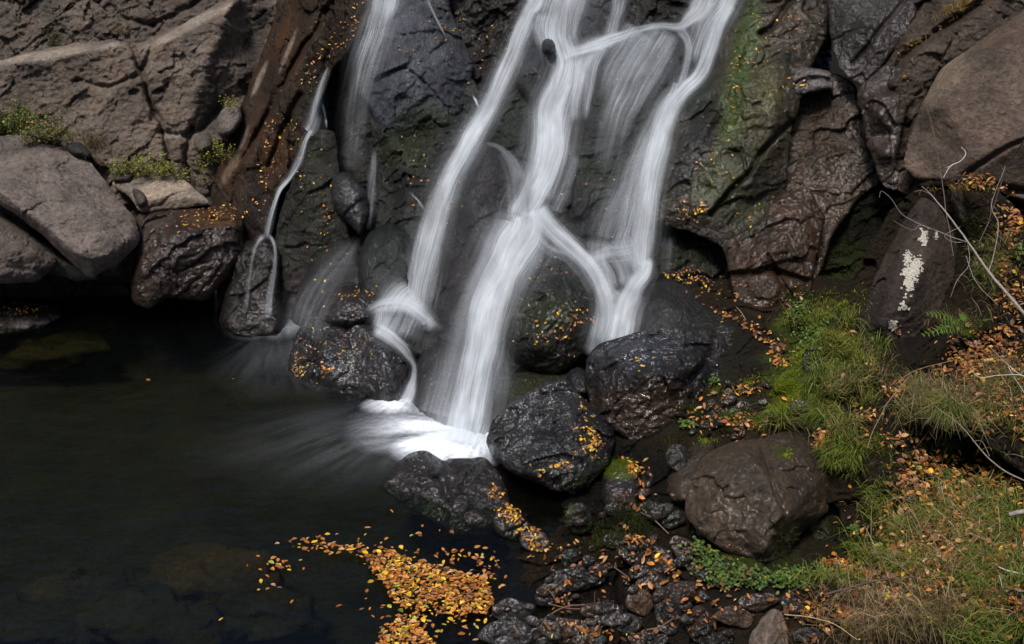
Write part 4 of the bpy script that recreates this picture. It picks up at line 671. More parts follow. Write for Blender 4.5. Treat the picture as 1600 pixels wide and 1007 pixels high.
def fall(label, ribs, name='waterfall', group=None, cat='waterfall'):
    Vs, Fs, Us, Ds, nb = [], [], [], [], 0
    for i, r in enumerate(ribs):
        kw = r[1] if len(r) > 1 else {}
        V, Fc, U, D_ = ribbon(name, r[0], useed=i*5, **kw); Vs.append(V); Fs.append(Fc+nb); nb += len(V); Us.append(U); Ds.append(D_)
    V = np.concatenate(Vs); Fc = np.concatenate(Fs); U = np.concatenate(Us); D_ = np.concatenate(Ds)
    o = mesh_obj(name, V, Fc, M['fall'], extra={'dens': D_}); uv = o.data.uv_layers.new(name='UVMap')
    li = np.empty(len(o.data.loops), np.int32); o.data.loops.foreach_get('vertex_index', li); uv.data.foreach_set('uv', U[li].ravel().astype(np.float32))
    return tag(o, label, cat, group)
LZ = cover(FALLZ, 3)      # includes the boulders, for water that runs over them
fall('thin white trickle running down the brown slab into the pool at left', [
    ([(514,104,5,.5),(505,130,10,.55),(497,165,22,.5),(490,195,26,.4),(482,206,22,.5)], dict(soft=(10,0))),
    ([(488,202,10,.8),(476,222,9,.6),(467,250,12,.45),(453,276,9,.6),(437,296,8,.8),(428,320,8,.5),(421,350,11,.4),(416,374,9,.55)],),
    ([(416,368,9,.4),(406,374,9,.55),(399,384,6,.35),(393,405,6,.2),(388,440,7,.16),(382,488,9,.16)], dict(base=LZ)),
    ([(418,366,7,.4),(426,376,6,.45),(430,395,6,.3),(427,430,9,.28),(421,470,12,.35),(419,498,14,.4)], dict(base=LZ)),
    ([(503,160,4,.4),(508,185,4,.5),(510,202,4,.4)],)])
fall('faint veil of water sliding over the blue-grey slab at upper left', [
    ([(600,-150,60,.55),(600,0,52,.6),(590,40,60,.5),(575,90,54,.38),(564,140,46,.22),(556,190,42,.15),(550,270,34,.06)],),
    ([(615,-40,24,.55),(610,5,30,.6),(598,30,20,.4)], dict(soft=(0,20))),
    ([(668,0,5,.3),(680,25,4,.4),(698,60,4,.35)], dict(soft=(0,10))),
    ([(585,230,10,.25),(580,300,14,.2),(575,360,12,.12)], dict(soft=(20,30))),
    ([(560,370,16,.06),(525,420,40,.12),(490,470,66,.14),(470,525,96,.13)], dict(base=LZ, soft=(20,20))),
    ([(585,370,10,.2),(575,400,14,.2),(565,430,14,.1)], dict(soft=(10,20)))])
fall('left white stream of the falls, long and narrow, ending in a foamy step', [
    ([(885,-160,60,.9),(842,-10,40,.9),(826,20,28,.9),(806,70,30,.75),(788,115,34,.8),(768,160,34,.9),(742,205,38,1),(722,240,38,.95),(705,270,36,.9),(690,310,40,.85),(675,360,45,.8),(662,410,50,.75),(650,470,56,.7),(648,490,58,.55)],),
    ([(830,30,22,.4),(800,100,34,.25),(770,160,40,.18),(735,225,50,.2),(705,290,54,.16),(672,380,60,.16),(650,470,74,.2)], dict(off=.03)),
    ([(737,148,3,.7),(742,155,5,.9),(746,165,5,.7),(748,174,4,.5)], dict(layers=1)),
    ([(640,300,3,.3),(655,315,4,.4),(664,330,5,.3)], dict(layers=1)),
    ([(574,488,16,.3),(598,477,24,.55),(632,474,34,.8),(656,490,30,.75),(670,505,24,.7),(664,518,14,.5)], dict(base=LZ, off=.07)),
    ([(652,458,60,.5),(634,474,90,.8),(624,496,90,.5),(612,522,76,.6)], dict(base=LZ, off=.06)),
    ([(600,478,34,.8),(598,500,36,.45),(592,520,30,.6)], dict(base=LZ, off=.06)),
    ([(584,512,26,.85),(606,524,30,.9),(626,540,22,.65),(638,556,14,.4),(647,572,10,.4),(646,590,12,.5),(641,608,20,.75),(636,622,24,.9),(630,636,30,.8)], dict(base=LZ, off=.07))])
fall('main central fall of bright silky water spreading into the pool', [
    ([(930,-170,110,.9),(890,-20,84,.85),(878,20,80,.7),(872,55,76,.75),(884,95,50,.85),(876,130,50,.95),(862,165,56,.95),(860,200,64,1),(856,240,66,.95),(846,275,60,.95),(830,310,56,1),(818,330,60,1),(815,345,64,1)],),
    ([(850,20,40,.5),(850,50,40,.35),(888,105,60,.35),(870,180,78,.35),(860,240,84,.35),(840,310,80,.3)], dict(off=.03)),
    ([(904,240,14,.2),(886,290,18,.25),(868,330,20,.3)], dict(soft=(10,0))),
    ([(757,224,5,.15),(775,228,8,.18),(792,240,12,.2),(806,258,18,.25),(814,285,26,.35)],),
    ([(780,236,16,.1),(794,260,20,.14),(804,300,30,.2),(804,350,36,.2)], dict(soft=(10,20))),
    ([(818,330,60,1),(822,352,74,1),(806,385,96,1),(784,430,84,1),(768,470,74,1),(757,510,70,1),(748,560,70,.95),(738,610,76,.9),(728,660,84,.95),(720,700,110,.9)], dict(base=LZ, off=.1)),
    ([(815,340,80,.4),(785,400,100,.24),(756,480,96,.16),(736,560,104,.2),(716,640,130,.3),(708,695,150,.5)], dict(off=.08, base=LZ)),
    ([(800,380,40,.15),(765,430,50,.13),(728,500,50,.1),(708,580,70,.16),(690,650,90,.26)], dict(off=.06, soft=(10,0), base=LZ),),
    ([(770,540,40,.1),(775,590,60,.12),(765,640,70,.1)], dict(soft=(20,30), base=LZ)),
    ([(836,325,40,.9),(858,352,36,.95),(884,378,36,.85),(912,402,28,.85),(932,430,30,.85),(944,462,34,.85),(948,495,44,.85),(940,530,50,.7),(928,560,40,.4)], dict(base=LZ)),
    ([(835,368,24,.4),(855,388,22,.35),(885,402,20,.25),(910,430,18,.2),(925,460,14,.2)], dict(base=LZ, soft=(0,20)))])
fall('arching side stream branching over the blue-grey rock to the central fall', [
    ([(1130,-120,50,.7),(1100,0,44,.8),(1078,30,26,.8),(1060,42,16,.7),(1030,41,13,.6),(1000,47,14,.6),(972,57,18,.75),(945,66,28,.85),(922,78,32,.85),(910,100,32,.8),(904,130,28,.7),(900,160,24,.5),(898,190,20,.35)],),
    ([(940,74,22,.5),(928,100,20,.55),(920,140,18,.45),(912,190,14,.3)], dict(soft=(0,20))),
    ([(975,-120,24,.45),(968,0,24,.5),(960,30,22,.5),(952,62,24,.5)],),
    ([(960,64,24,.4),(930,72,22,.6),(890,84,18,.6),(870,96,14,.5)],),
    ([(1040,44,60,.4),(1020,80,80,.45),(990,130,80,.42),(968,170,64,.42),(955,215,56,.2),(945,270,50,.1)], dict(soft=(10,30))),
    ([(1000,46,60,.4),(975,80,60,.35),(955,120,50,.25),(945,160,50,.12)], dict(soft=(6,30))),
    ([(1062,44,24,.35),(1074,60,16,.4),(1077,80,14,.35),(1070,110,14,.45),(1060,140,18,.55)],)])
fall('right white stream sliding along the mossy cliff face to the lower cascade', [
    ([(1190,-150,60,.9),(1142,-5,34,.9),(1122,40,30,.85),(1108,80,26,.8),(1094,115,26,.9),(1070,140,30,.95),(1048,165,36,.95),(1034,200,40,.9),(1022,250,44,.85),(1012,300,44,.8),(1006,350,42,.75),(1004,395,36,.8),(998,425,34,.85)],),
    ([(1130,0,60,.5),(1100,40,44,.5),(1080,100,34,.4)], dict(soft=(0,20))),
    ([(1056,130,12,.5),(1050,150,20,.5),(1030,190,40,.5),(1000,260,60,.35),(975,330,90,.3),(955,400,100,.28)], dict(off=.04, soft=(0,30))),
    ([(1030,210,50,.4),(1000,300,70,.3),(990,390,80,.3)], dict(off=.03, soft=(10,20))),
    ([(1016,402,12,.9),(1008,425,30,.9),(992,448,38,.95),(980,475,54,1),(972,505,60,1),(962,540,50,.8)], dict(base=LZ)),
    ([(1000,392,40,.3),(975,396,34,.4),(950,398,30,.4),(928,406,26,.4),(915,416,20,.3)], dict(base=LZ)),
    ([(980,370,60,.3),(990,400,44,.4),(998,425,30,.5),(985,455,30,.6)], dict(base=LZ)),
    ([(938,375,50,.25),(936,402,34,.4),(944,430,24,.5),(950,452,24,.7),(966,472,34,.8)], dict(base=LZ)),
    ([(940,385,60,.25),(960,420,60,.3),(970,450,60,.4)], dict(base=LZ)),
    ([(1045,370,20,.12),(1042,410,20,.1),(1040,430,20,.06)], dict(soft=(10,10)))])

# ================================================================== LEAVES, GRASS, MOSS
FULL = blur(ZB, 1)
def surf(x, y):
    t = sampleZ(FULL, x, y); e = 3.
    P = unproj(x, y, t); Px = unproj(x+e, y, sampleZ(FULL, x+e, y)); Py = unproj(x, np.asarray(y)-e, sampleZ(FULL, x, np.asarray(y)-e))
    n = np.cross(Px-P, Py-P); n /= np.linalg.norm(n, axis=-1, keepdims=True)+1e-9
    return P, n
LEAF_V = np.array([[0, -.5, 0], [.2, -.28, .05], [.27, 0, .08], [.17, .3, .06], [0, .55, .02], [-.17, .3, .06], [-.27, 0, .08], [-.2, -.28, .05], [0, -.2, 0], [0, .1, -.01]])
LEAF_F = np.array([[0, 1, 8], [1, 2, 8], [2, 9, 8], [2, 3, 9], [3, 4, 9], [4, 5, 9], [5, 6, 9], [6, 8, 9], [6, 7, 8], [7, 0, 8]])
LC = np.array([(.42,.15,.025), (.30,.10,.02), (.70,.42,.03), (.50,.27,.12), (.14,.06,.025), (.5,.2,.04), (.36,.36,.05), (.22,.09,.03)])
LNAME = ['orange', 'rust-brown', 'bright yellow', 'pale tan', 'dark brown', 'amber', 'yellow-green', 'brown']
def frames(n, tilt=.5, rng=RNG):
    """random spin about each normal with some tilt: returns rotation matrices"""
    n = n+rng.normal(0, tilt, n.shape)*.5; n /= np.linalg.norm(n, axis=1)[:, None]; r = rng.normal(size=n.shape); a = np.cross(n, r); a /= np.linalg.norm(a, axis=1)[:, None]; b = np.cross(n, a)
    return np.stack([a*rng.uniform(.6, 1.35, (len(n), 1)), b, n*rng.uniform(.3, 2.6, (len(n), 1))], -1)
def instance(name, TV, TF, pos, R, scale, col, mat, smooth=False, tipcol=None):
    n = len(pos); V = np.einsum('nij,kj->nki', R, TV)*scale[:, None, None]+pos[:, None]
    Fc = (TF[None]+np.arange(n)[:, None, None]*len(TV)).reshape(-1, TF.shape[1]); C = np.repeat(col[:, None], len(TV), 1)
    return mesh_obj(name, V.reshape(-1, 3), Fc, mat, C.reshape(-1, 3), smooth=smooth)
def blobpts(specs, rng=RNG):
    out = []
    for s in specs:
        cx, cy, rx, ry, n = s[:5]; an = math.radians(s[5]) if len(s) > 5 else 0
        u = rng.normal(0, .5, n); v = rng.normal(0, .5, n); X = u*rx; Y = v*ry
        out.append(np.stack([cx+X*math.cos(an)-Y*math.sin(an), cy+X*math.sin(an)+Y*math.cos(an)], -1))
    return np.concatenate(out)
def colpick(n, w_, rng=RNG, jit=.33):
    c = rng.choice(len(LC), n, p=np.array(w_)/sum(w_)); return c, LC[c]*(1+rng.normal(0, jit, (n, 1)))
# --- floating raft of leaves
RAFT = [(570,868),(600,862),(650,880),(690,888),(740,905),(758,900),(765,925),(770,945),(755,965),(720,962),(690,960),(650,955),(615,945),(600,915),(580,890)]
RAFT2 = [(625,968),(650,958),(672,975),(660,990),(690,1015),(700,1060),(590,1060),(588,1000),(600,985)]
fl = []
for poly, n in ((RAFT, 1250), (RAFT2, 600)):
    P = np.array(poly); k = 0
    while k < n:
        x, y = RNG.uniform(P[:, 0].min()-6, P[:, 0].max()+6), RNG.uniform(P[:, 1].min()-5, P[:, 1].max()+5)
        ins = bool(inpoly(np.array([x]), np.array([y]), poly)[0])
        if ins or RNG.random() < .05:
            if poly is RAFT and x < 770 and y > 915+(x-600)*.28 and RNG.random() < .35: continue
            fl.append((x, y)); k += 1
loose = np.concatenate([blobpts([(510,855,60,12,52,8),(440,885,40,10,14),(430,905,30,36,10),(560,860,24,10,24),(760,900,40,26,30),(720,980,60,30,22),(680,870,90,10,12),(620,835,90,20,10)]),
    np.array([(232,597),(456,940),(345,968),(452,893),(612,799),(643,840),(687,833),(782,918),(725,975),(743,1000),(404,922),(424,882),(433,850),(583,968),(597,955),(530,947),(470,880),(745,872),(700,978),(365,596)])])
fl = np.concatenate([np.array(fl), loose])
fpos = unproj(fl[:, 0], fl[:, 1], tw(fl[:, 1], .03)); fpos[:, 2] = .028+RNG.uniform(0, .035, len(fpos))
nrm = np.tile(np.array([0, 0, 1.]), (len(fl), 1)); fR = frames(nrm, .18); fs = RNG.uniform(.018, .052, len(fl))**1.; fci, fcol = colpick(len(fl), [22, 14, 16, 14, 5, 18, 5, 6])
isloose = np.arange(len(fl)) >= len(fl)-len(loose)
order = np.argsort(np.where(isloose, 0, 1)*1.-fs*3+RNG.random(len(fl))*.1)
pick = np.zeros(len(fl), bool); pick[order[:210]] = True
protos = {}
def leaf_proto(ci):
    if ci not in protos:
        V = LEAF_V.copy(); V[:, 2] *= 1+.5*RNG.normal(); me_o = mesh_obj('fallen_leaf', V, LEAF_F, M['leaf'], np.tile(LC[ci], (len(V), 1)), smooth=False, origin=(0, 0, 0)); protos[ci] = me_o.data
        bpy.data.objects.remove(me_o)
    return protos[ci]
def leaf_thing(pos, R, s, ci, label, group):
    o = bpy.data.objects.new('fallen_leaf', leaf_proto(ci)); scene.collection.objects.link(o)
    m = Matrix([list(r)+[0] for r in (R*s)]+[[0, 0, 0, 1]]); m.translation = Vector(pos); o.matrix_world = m
    return tag(o, label, 'leaf', group)
for i in np.nonzero(pick)[0]:
    if isloose[i]: leaf_thing(fpos[i], fR[i], fs[i], int(fci[i]), f'small {LNAME[fci[i]]} leaf drifting singly on the dark pool near the leaf raft', 'leaves drifting on the pool')
    else: leaf_thing(fpos[i], fR[i], fs[i], int(fci[i]), f'small {LNAME[fci[i]]} leaf lying in the crowded leaf raft on the pool', 'leaves in the floating raft')
q = ~pick
tag(instance('floating_leaves', LEAF_V, LEAF_F, fpos[q], fR[q], fs[q], fcol[q], M['leaf']), 'dense mass of small orange and yellow leaves floating at the pool edge', 'leaves', kind='stuff')
# --- leaves on rocks and on the bank
spec_rock = [(340,335,40,12,80),(300,350,40,14,24),(430,210,30,70,55,22),(410,290,22,50,30,15),(490,100,30,70,40,22),(545,40,30,50,40,20),(500,330,30,130,44),(470,260,14,60,20),(40,488,50,10,60),(545,460,40,14,34),(500,560,40,40,26),(470,585,16,14,30),(510,578,12,5,18),(465,560,8,24,12),(545,530,40,30,14),
    (1150,120,20,90,40,8),(1110,260,40,60,24),(1090,330,30,14,60),(1080,340,16,10,16),(1240,45,36,40,20),(1240,130,20,12,14),(1180,330,60,40,16),(1200,60,40,50,16),
    (900,500,40,20,50),(860,520,40,30,30),(880,570,20,10,10),(1080,440,40,14,50,20),(1050,430,40,10,14),(1090,430,30,12,30),(925,690,16,28,90),(910,640,10,22,12),(905,670,10,6,5),(860,735,60,12,40,-20),(790,740,16,10,14),
    (800,800,16,26,110,-30),(830,840,30,20,90,20),(770,770,12,14,24),(780,795,30,20,30),(1000,570,60,20,10),(985,730,10,12,30),(1000,740,24,14,16),(640,100,60,60,14),(700,40,40,60,20),(760,60,40,60,24),(650,230,50,50,14),(680,320,40,60,16),(930,280,50,80,18),(850,420,40,20,10)]
spec_bank = [(1120,650,60,40,70),(1480,760,90,60,260),(1540,880,70,90,300),(1480,840,120,90,1200),(1430,760,50,50,90),(1500,640,90,50,160),(1330,640,50,60,40),(1400,950,140,50,420),(1560,620,60,50,120),(1430,850,60,40,120),(1180,520,70,12,72,35),(1130,495,40,10,19,25),(1170,612,40,12,48,-8),(1220,570,16,6,40),(1215,545,20,14,19),(1165,665,30,12,48),(1285,690,16,16,96),(1395,620,22,9,48),(1360,570,14,14,24),(1325,520,14,14,19),(1400,530,24,10,11),(1350,655,24,10,24),
    (1540,560,70,40,416),(1560,640,60,50,240),(1500,590,50,30,176),(1570,400,26,50,128),(1530,295,50,9,104,12),(1580,350,30,20,80,50),(1580,470,30,40,112),(1440,740,26,20,72),(1415,770,20,30,48,60),(1380,700,50,14,48,10),
    (1500,850,120,85,608),(1420,900,90,40,256),(1320,900,60,14,160),(1310,885,24,10,64),(1560,960,80,40,208),(1400,960,120,30,192),(1280,960,60,30,72),(1520,910,50,16,160),(1570,780,40,40,96),(1020,865,70,9,75,38),(990,850,24,12,20),(1130,860,40,10,15),(880,930,30,30,30),(930,990,80,14,60),(930,880,60,20,30),(870,890,20,10,7),
    (1060,900,120,40,80),(1090,960,90,30,60),(1140,910,50,16,30),(1130,460,60,20,25),(1500,20,34,8,30,-30),(1450,60,40,8,12,-42),(1420,130,14,6,10),(1400,95,14,6,7),(1010,770,30,40,15),(850,860,60,20,30),(1240,480,60,20,20)]
pr = np.concatenate([blobpts(spec_rock), blobpts(spec_bank)]); nr = len(blobpts([(0,0,1,1,1)]))
nrock = sum(s[4] for s in spec_rock)
P, n = surf(pr[:, 0], pr[:, 1]); ok = (n[:, 2] > .12) & (P[:, 2] > .02) & (sampleZ(FULL, pr[:, 0], pr[:, 1]) < 20)
isr = np.arange(len(pr)) < nrock
ci1, c1_ = colpick(len(pr), [12, 8, 26, 16, 4, 14, 4, 6]); ci2, c2_ = colpick(len(pr), [11, 20, 6, 13, 22, 11, 2, 24])
ci = np.where(isr, ci1, ci2); cc = np.where(isr[:, None], c1_, c2_)
R = frames(n*.6+np.array([0, -.15, .5]), .7); s = np.where(isr, RNG.uniform(.018, .036, len(pr)), np.clip(RNG.lognormal(-3.45, .38, len(pr)), .014, .058))
P = P+n*.012+np.where(isr, 0, RNG.uniform(.0, .09, len(pr))*(pr[:, 0] > 1370)+RNG.uniform(0, .02, len(pr)))[:, None]*np.array([0, 0, 1])
score = s*np.where(isr, 1.2, 1)/proj(P)[2]*(pr[:, 1] < 1003)*(pr[:, 0] < 1596)*ok; top = np.zeros(len(pr), bool); top[np.argsort(-score)[:90]] = True
for i in np.nonzero(top)[0]:
    leaf_thing(P[i], R[i], s[i], int(ci[i]), f'{LNAME[ci[i]]} fallen leaf lying loose on the grassy right bank' if not isr[i] else f'small {LNAME[ci[i]]} leaf stuck to a wet rock', 'fallen leaves on the bank' if not isr[i] else 'leaves stuck to the wet rocks')
q = ok & ~top & isr; tag(instance('leaf_litter', LEAF_V, LEAF_F, P[q], R[q], s[q], cc[q], M['leaf']), 'tiny yellow and orange leaves stuck all over the wet rocks and cliff', 'leaves', kind='stuff')
q = ok & ~top & ~isr; tag(instance('leaf_litter', LEAF_V, LEAF_F, P[q], R[q], s[q], cc[q], M['leaf']), 'brown and orange leaf litter covering the right bank and shore', 'leaves', kind='stuff')

# --- grass blades
BL_V = np.array([[-.5, 0, 0], [.5, 0, 0], [-.42, .1, .35], [.42, .1, .35], [-.28, .34, .65], [.28, .34, .65], [0, .72, .82]]); BL_F = np.array([[0, 1, 3], [0, 3, 2], [2, 3, 5], [2, 5, 4], [4, 5, 6]])
def blades(specs, length, width, cols, seed, droop=.6, down=None):
    rng = np.random.default_rng(seed); pts = blobpts(specs, rng); P, n = surf(pts[:, 0], pts[:, 1]); ok = (P[:, 2] > .03) & (sampleZ(FULL, pts[:, 0], pts[:, 1]) < 20)
    clump = vnoise(P*6, seed)*.6+vnoise(P*17, seed+1)*.4; keep = rng.random(len(P)) < np.clip((clump-.36)*4, .03, 1); P = P[ok & keep]; n = n[ok & keep]; N_ = len(P)
    az = rng.uniform(0, 2*np.pi, N_); f = np.stack([np.cos(az), np.sin(az), az*0], -1)+np.array([-.25, -.65, 0])*(down if down is not None else .6)+n*np.array([.6, .6, 0]); f /= np.linalg.norm(f, axis=1)[:, None]
    up = n*.35+np.array([0, 0, .75])+rng.normal(0, .15, (N_, 3)); up /= np.linalg.norm(up, axis=1)[:, None]; si = np.cross(f, up); si /= np.linalg.norm(si, axis=1)[:, None]
    L = length*rng.uniform(.5, 1.25, N_); w_ = width*rng.uniform(.6, 1.2, N_); dr = droop*rng.uniform(.4, 1.4, N_)
    V = P[:, None]+si[:, None]*(BL_V[None, :, :1]*w_[:, None, None])+f[:, None]*(BL_V[None, :, 1:2]*(L*dr)[:, None, None])+up[:, None]*((BL_V[None, :, 2:]-BL_V[None, :, 1:2]**2*dr[:, None, None]*.9)*L[:, None, None])
    c = np.array(cols)[rng.integers(0, len(cols), N_)]*(1+rng.normal(0, .2, (N_, 1))); C = np.repeat(c[:, None], 7, 1)
    Fc = (BL_F[None]+np.arange(N_)[:, None, None]*7).reshape(-1, 3); return V.reshape(-1, 3), Fc, C.reshape(-1, 3)
def join(parts):
    Vs, Fs, Cs, nb = [], [], [], 0
    for V, Fc, C in parts: Vs.append(V); Fs.append(Fc+nb); Cs.append(C); nb += len(V)
    return np.concatenate(Vs), np.concatenate(Fs), np.concatenate(Cs)
GG = [(.16,.25,.03), (.11,.18,.02), (.24,.29,.05), (.07,.12,.02)]; GD = [(.30,.22,.10), (.24,.17,.07), (.17,.11,.04), (.42,.33,.18)]
GG = [(c[0]*1.05, c[1]*.88, c[2]*.9) for c in GG]; GD = [tuple(q*.6 for q in c) for c in GD]
g = join([blades([(1335,720,40,26,1500),(1300,720,14,30,400),(1380,740,30,20,500),(1340,690,50,14,500)], .17, .006, GG, 11, .9, 1.4),
    blades([(1480,830,110,60,2900),(1420,880,60,40,1500),(1540,900,80,60,2200),(1380,800,14,40,600),(1350,870,20,16,500),(1560,830,60,60,1400),(1300,910,60,12,500),(1540,990,70,30,1200)], .19, .006, GG, 12, .9),
    blades([(1480,640,80,40,1100),(1560,640,50,60,900),(1560,420,30,70,500),(1470,700,50,30,500)], .15, .006, GG, 32, 1.),
    blades([(1480,850,120,80,500),(1480,650,90,40,300),(1400,960,140,40,400)], .34, .005, [(.30,.22,.12),(.22,.17,.08),(.38,.3,.17)], 33, 1.1),
    blades([(1480,640,70,40,2600),(1560,620,60,60,2200),(1440,620,30,20,900),(1540,850,80,80,900),(1450,960,140,40,2600),(1320,990,100,20,900),(1560,420,40,70,700),(1500,510,60,20,500)], .18, .005, GD, 13, 1.),
    blades([(1300,520,50,50,1500),(1330,570,50,40,1400),(1290,600,40,40,900),(1340,620,50,20,800),(1250,500,30,20,300),(1300,660,24,30,500)], .12, .005, GG[:3]+[(.2,.17,.05)], 14, .9),
    blades([(1330,600,50,30,600),(1390,590,30,20,300),(1355,545,10,30,200)], .12, .004, GD, 15, 1.),
    blades([(1490,20,50,10,500,-35),(1440,60,40,8,260,-42),(1510,298,50,8,240)], .10, .005, [(.35,.2,.05), (.25,.22,.04), (.4,.28,.12)], 16, 1.),
    blades([(140,225,50,16,700,35),(165,250,16,16,300),(30,195,60,20,300),(190,52,20,6,90),(145,225,20,12,120)], .16, .005, GD+[(.2,.12,.07)], 17, .8),
    blades([(60,190,60,26,300),(110,215,30,12,200)], .12, .005, GG, 18, .8)])
tr = np.random.default_rng(44); tf = [(tr.uniform(1380, 1600), tr.uniform(770, 1000)) for _ in range(26)]+[(tr.uniform(1400, 1600), tr.uniform(590, 680)) for _ in range(10)]+[(tr.uniform(1210, 1380), tr.uniform(500, 700)) for _ in range(12)]
g = join([g, blades([(x, y, 9, 5, 90) for x, y in tf[::2]], .25, .0065, [(.09,.14,.018),(.13,.18,.025),(.20,.23,.04)], 51, 1.1), blades([(x, y, 10, 5, 80) for x, y in tf[1::2]], .27, .006, [(.26,.2,.08),(.16,.15,.03),(.13,.2,.025)], 52, 1.1)])
tag(mesh_obj('grass', *g[:2], M['grass'], g[2], smooth=True), 'tufts of green and straw-coloured grass over the banks', 'grass', kind='stuff')
# --- moss pile: very short dense fuzz
m_ = join([blades([(1235,600,36,30,5200,-30),(1300,540,44,40,4000),(1260,560,24,30,2600),(1270,500,40,16,2200),(1190,660,20,14,700),(1225,640,30,14,1800),(1300,470,60,20,1500),(1225,710,14,8,400),(1180,600,30,14,900),(1150,650,30,16,700),(1100,690,20,8,300)], .022, .006, [(.20,.25,.015), (.15,.20,.012), (.26,.29,.03), (.09,.12,.01)], 21, .8, .3),
    blades([(968,730,24,11,2200),(1118,610,12,12,500),(880,795,20,24,700),(1085,640,20,8,300)], .02, .006, [(.10,.14,.012), (.06,.09,.01)], 22, .8, .3),
    blades([(1320,400,60,50,3000),(1340,350,50,30,1200),(1260,470,60,20,1600),(1330,850,46,40,2600),(1240,860,30,30,1000),(1520,360,40,40,1800),(905,750,24,20,300),(990,820,40,40,1500),(930,840,50,30,1200),(1130,640,70,40,2600),(1060,690,40,20,500)], .03, .006, [(.03,.04,.008), (.045,.055,.01), (.02,.028,.006)], 23, .8, .3),
    blades([(1330,235,0,0,1)], .02, .006, [(.03,.04,.01)], 24)])
tag(mesh_obj('moss', *m_[:2], M['moss'], m_[2], smooth=True), 'short green moss cushioning rocks and soil right of the falls', 'moss', kind='stuff')
# --- small leafy ground plants
RL_V = np.array([[0, -.5, 0], [.35, -.1, .06], [.28, .35, .05], [0, .5, 0], [-.28, .35, .05], [-.35, -.1, .06], [0, 0, -.03]]); RL_F = np.array([[0, 1, 6], [1, 2, 6], [2, 3, 6], [3, 4, 6], [4, 5, 6], [5, 0, 6]])
pts = blobpts([(1110,885,40,20,220,35),(1150,905,50,18,230),(1210,912,50,16,200),(1260,905,60,14,150),(1090,860,14,10,60),(1270,530,26,30,200),(1250,490,20,14,90),(1480,760,26,20,200),(1440,740,14,12,90),(1535,980,40,26,400),(1570,890,30,24,160),(1500,840,70,50,300),(1540,420,20,30,140),(1590,400,14,20,80),(1360,540,8,6,30),(1335,833,8,7,50),(1070,668,16,6,60),(1115,600,10,8,40),(1440,870,60,30,200)])
P, n = surf(pts[:, 0], pts[:, 1]); ok = P[:, 2] > .04; P = P[ok]; n = n[ok]; P = P+np.array([0, 0, 1])*RNG.uniform(.01, .05, len(P))[:, None]+n*.01
tag(instance('ground_plants', RL_V, RL_F, P, frames(n*.3+np.array([0, -.3, .7]), .7), RNG.uniform(.016, .032, len(P)), np.array([(.08,.15,.02), (.05,.10,.015), (.12,.17,.03)])[RNG.integers(0, 3, len(P))]*(1+RNG.normal(0, .2, (len(P), 1))), M['grass']), 'low bright green leafy ground cover on the right bank', 'plants', kind='stuff')

# ================================================================== SHRUBS, FERN, TWIGS
def tube_mesh(paths, sides=6):
    Vs, Fs, nb = [], [], 0
    for P, r in paths:
        P = np.array(P, float); r = np.array(r, float); d_ = np.gradient(P, axis=0); d_ /= np.linalg.norm(d_, axis=1)[:, None]+1e-9
        a = np.cross(d_, np.array([.3, .9, .2])); a /= np.linalg.norm(a, axis=1)[:, None]; b = np.cross(d_, a); th = np.linspace(0, 2*np.pi, sides, endpoint=False)
        V = P[:, None]+r[:, None, None]*(np.cos(th)[None, :, None]*a[:, None]+np.sin(th)[None, :, None]*b[:, None]); n = len(P)
        idx = nb+np.arange(n*sides).reshape(n, sides); nx_ = np.roll(idx, -1, 1); Fs.append(np.stack([idx[:-1], idx[1:], nx_[1:], nx_[:-1]], -1).reshape(-1, 4)); Vs.append(V.reshape(-1, 3)); nb += n*sides
    return np.concatenate(Vs), np.concatenate(Fs)
def shrub(x, y, wpx, hpx, nleaf, cols, label, seed, size=(.018, .035), name='shrub', stemcol=(.06,.04,.02)):
    rng = np.random.default_rng(seed); t = float(sampleZ(FULL, x, y)); base = unproj(x, y, t-.02); pm = t/F
    e = bpy.data.objects.new(name, None); scene.collection.objects.link(e); e.location = Vector(base); tag(e, label, 'shrub')
    paths, tips = [], []
    for k in range(max(6, int(wpx/4))):
        a = rng.uniform(-1, 1); top = np.array([a*wpx*.5*pm, rng.uniform(-.25, .1), rng.uniform(.4, 1)*hpx*pm*(1-.4*a*a)*1.05]); s0 = np.array([a*wpx*.25*pm, 0, -.02]); mid = (s0+top)/2+rng.normal(0, .02, 3)
        P_ = catmull([s0, mid, top], 5); paths.append((P_, np.linspace(.004, .0015, len(P_)))); tips += [P_[j] for j in range(3, len(P_))]
    V, Fc = tube_mesh(paths, 4); mesh_obj('stem', V, Fc, M['twig'], np.tile(np.array(stemcol), (len(V), 1)), parent=e)
    tips = np.array(tips); pos = tips[rng.integers(0, len(tips), nleaf)]+rng.normal(0, .028, (nleaf, 3)); cc_ = np.array(cols)[rng.integers(0, len(cols), nleaf)]*(1+rng.normal(0, .25, (nleaf, 1)))
    R_ = frames(np.tile(np.array([0, -.4, .7]), (nleaf, 1)), 1., rng); sc_ = rng.uniform(*size, nleaf); n_ = nleaf
    V = np.einsum('nij,kj->nki', R_, RL_V)*sc_[:, None, None]+pos[:, None]; Fc = (RL_F[None]+np.arange(n_)[:, None, None]*7).reshape(-1, 3)
    mesh_obj('foliage', V.reshape(-1, 3), Fc, M['grass'], np.repeat(cc_[:, None], 7, 1).reshape(-1, 3), smooth=False, parent=e); return e
SG = [(.10,.14,.02), (.16,.19,.03), (.07,.10,.02), (.20,.18,.04)]; SY = [(.20,.22,.03), (.28,.26,.05), (.12,.16,.02)]
shrub(22,210,90,64,1100,SG,'leafy green shrub at the far left edge above the largest dry boulder',1)
shrub(82,222,70,46,600,SG+[(.25,.14,.05)],'sparse green and straw plant just right of the far left shrub',2)
shrub(232,276,110,42,1300,SY,'low yellow-green cushion plant behind the pale flat rock',3,(.014,.028))
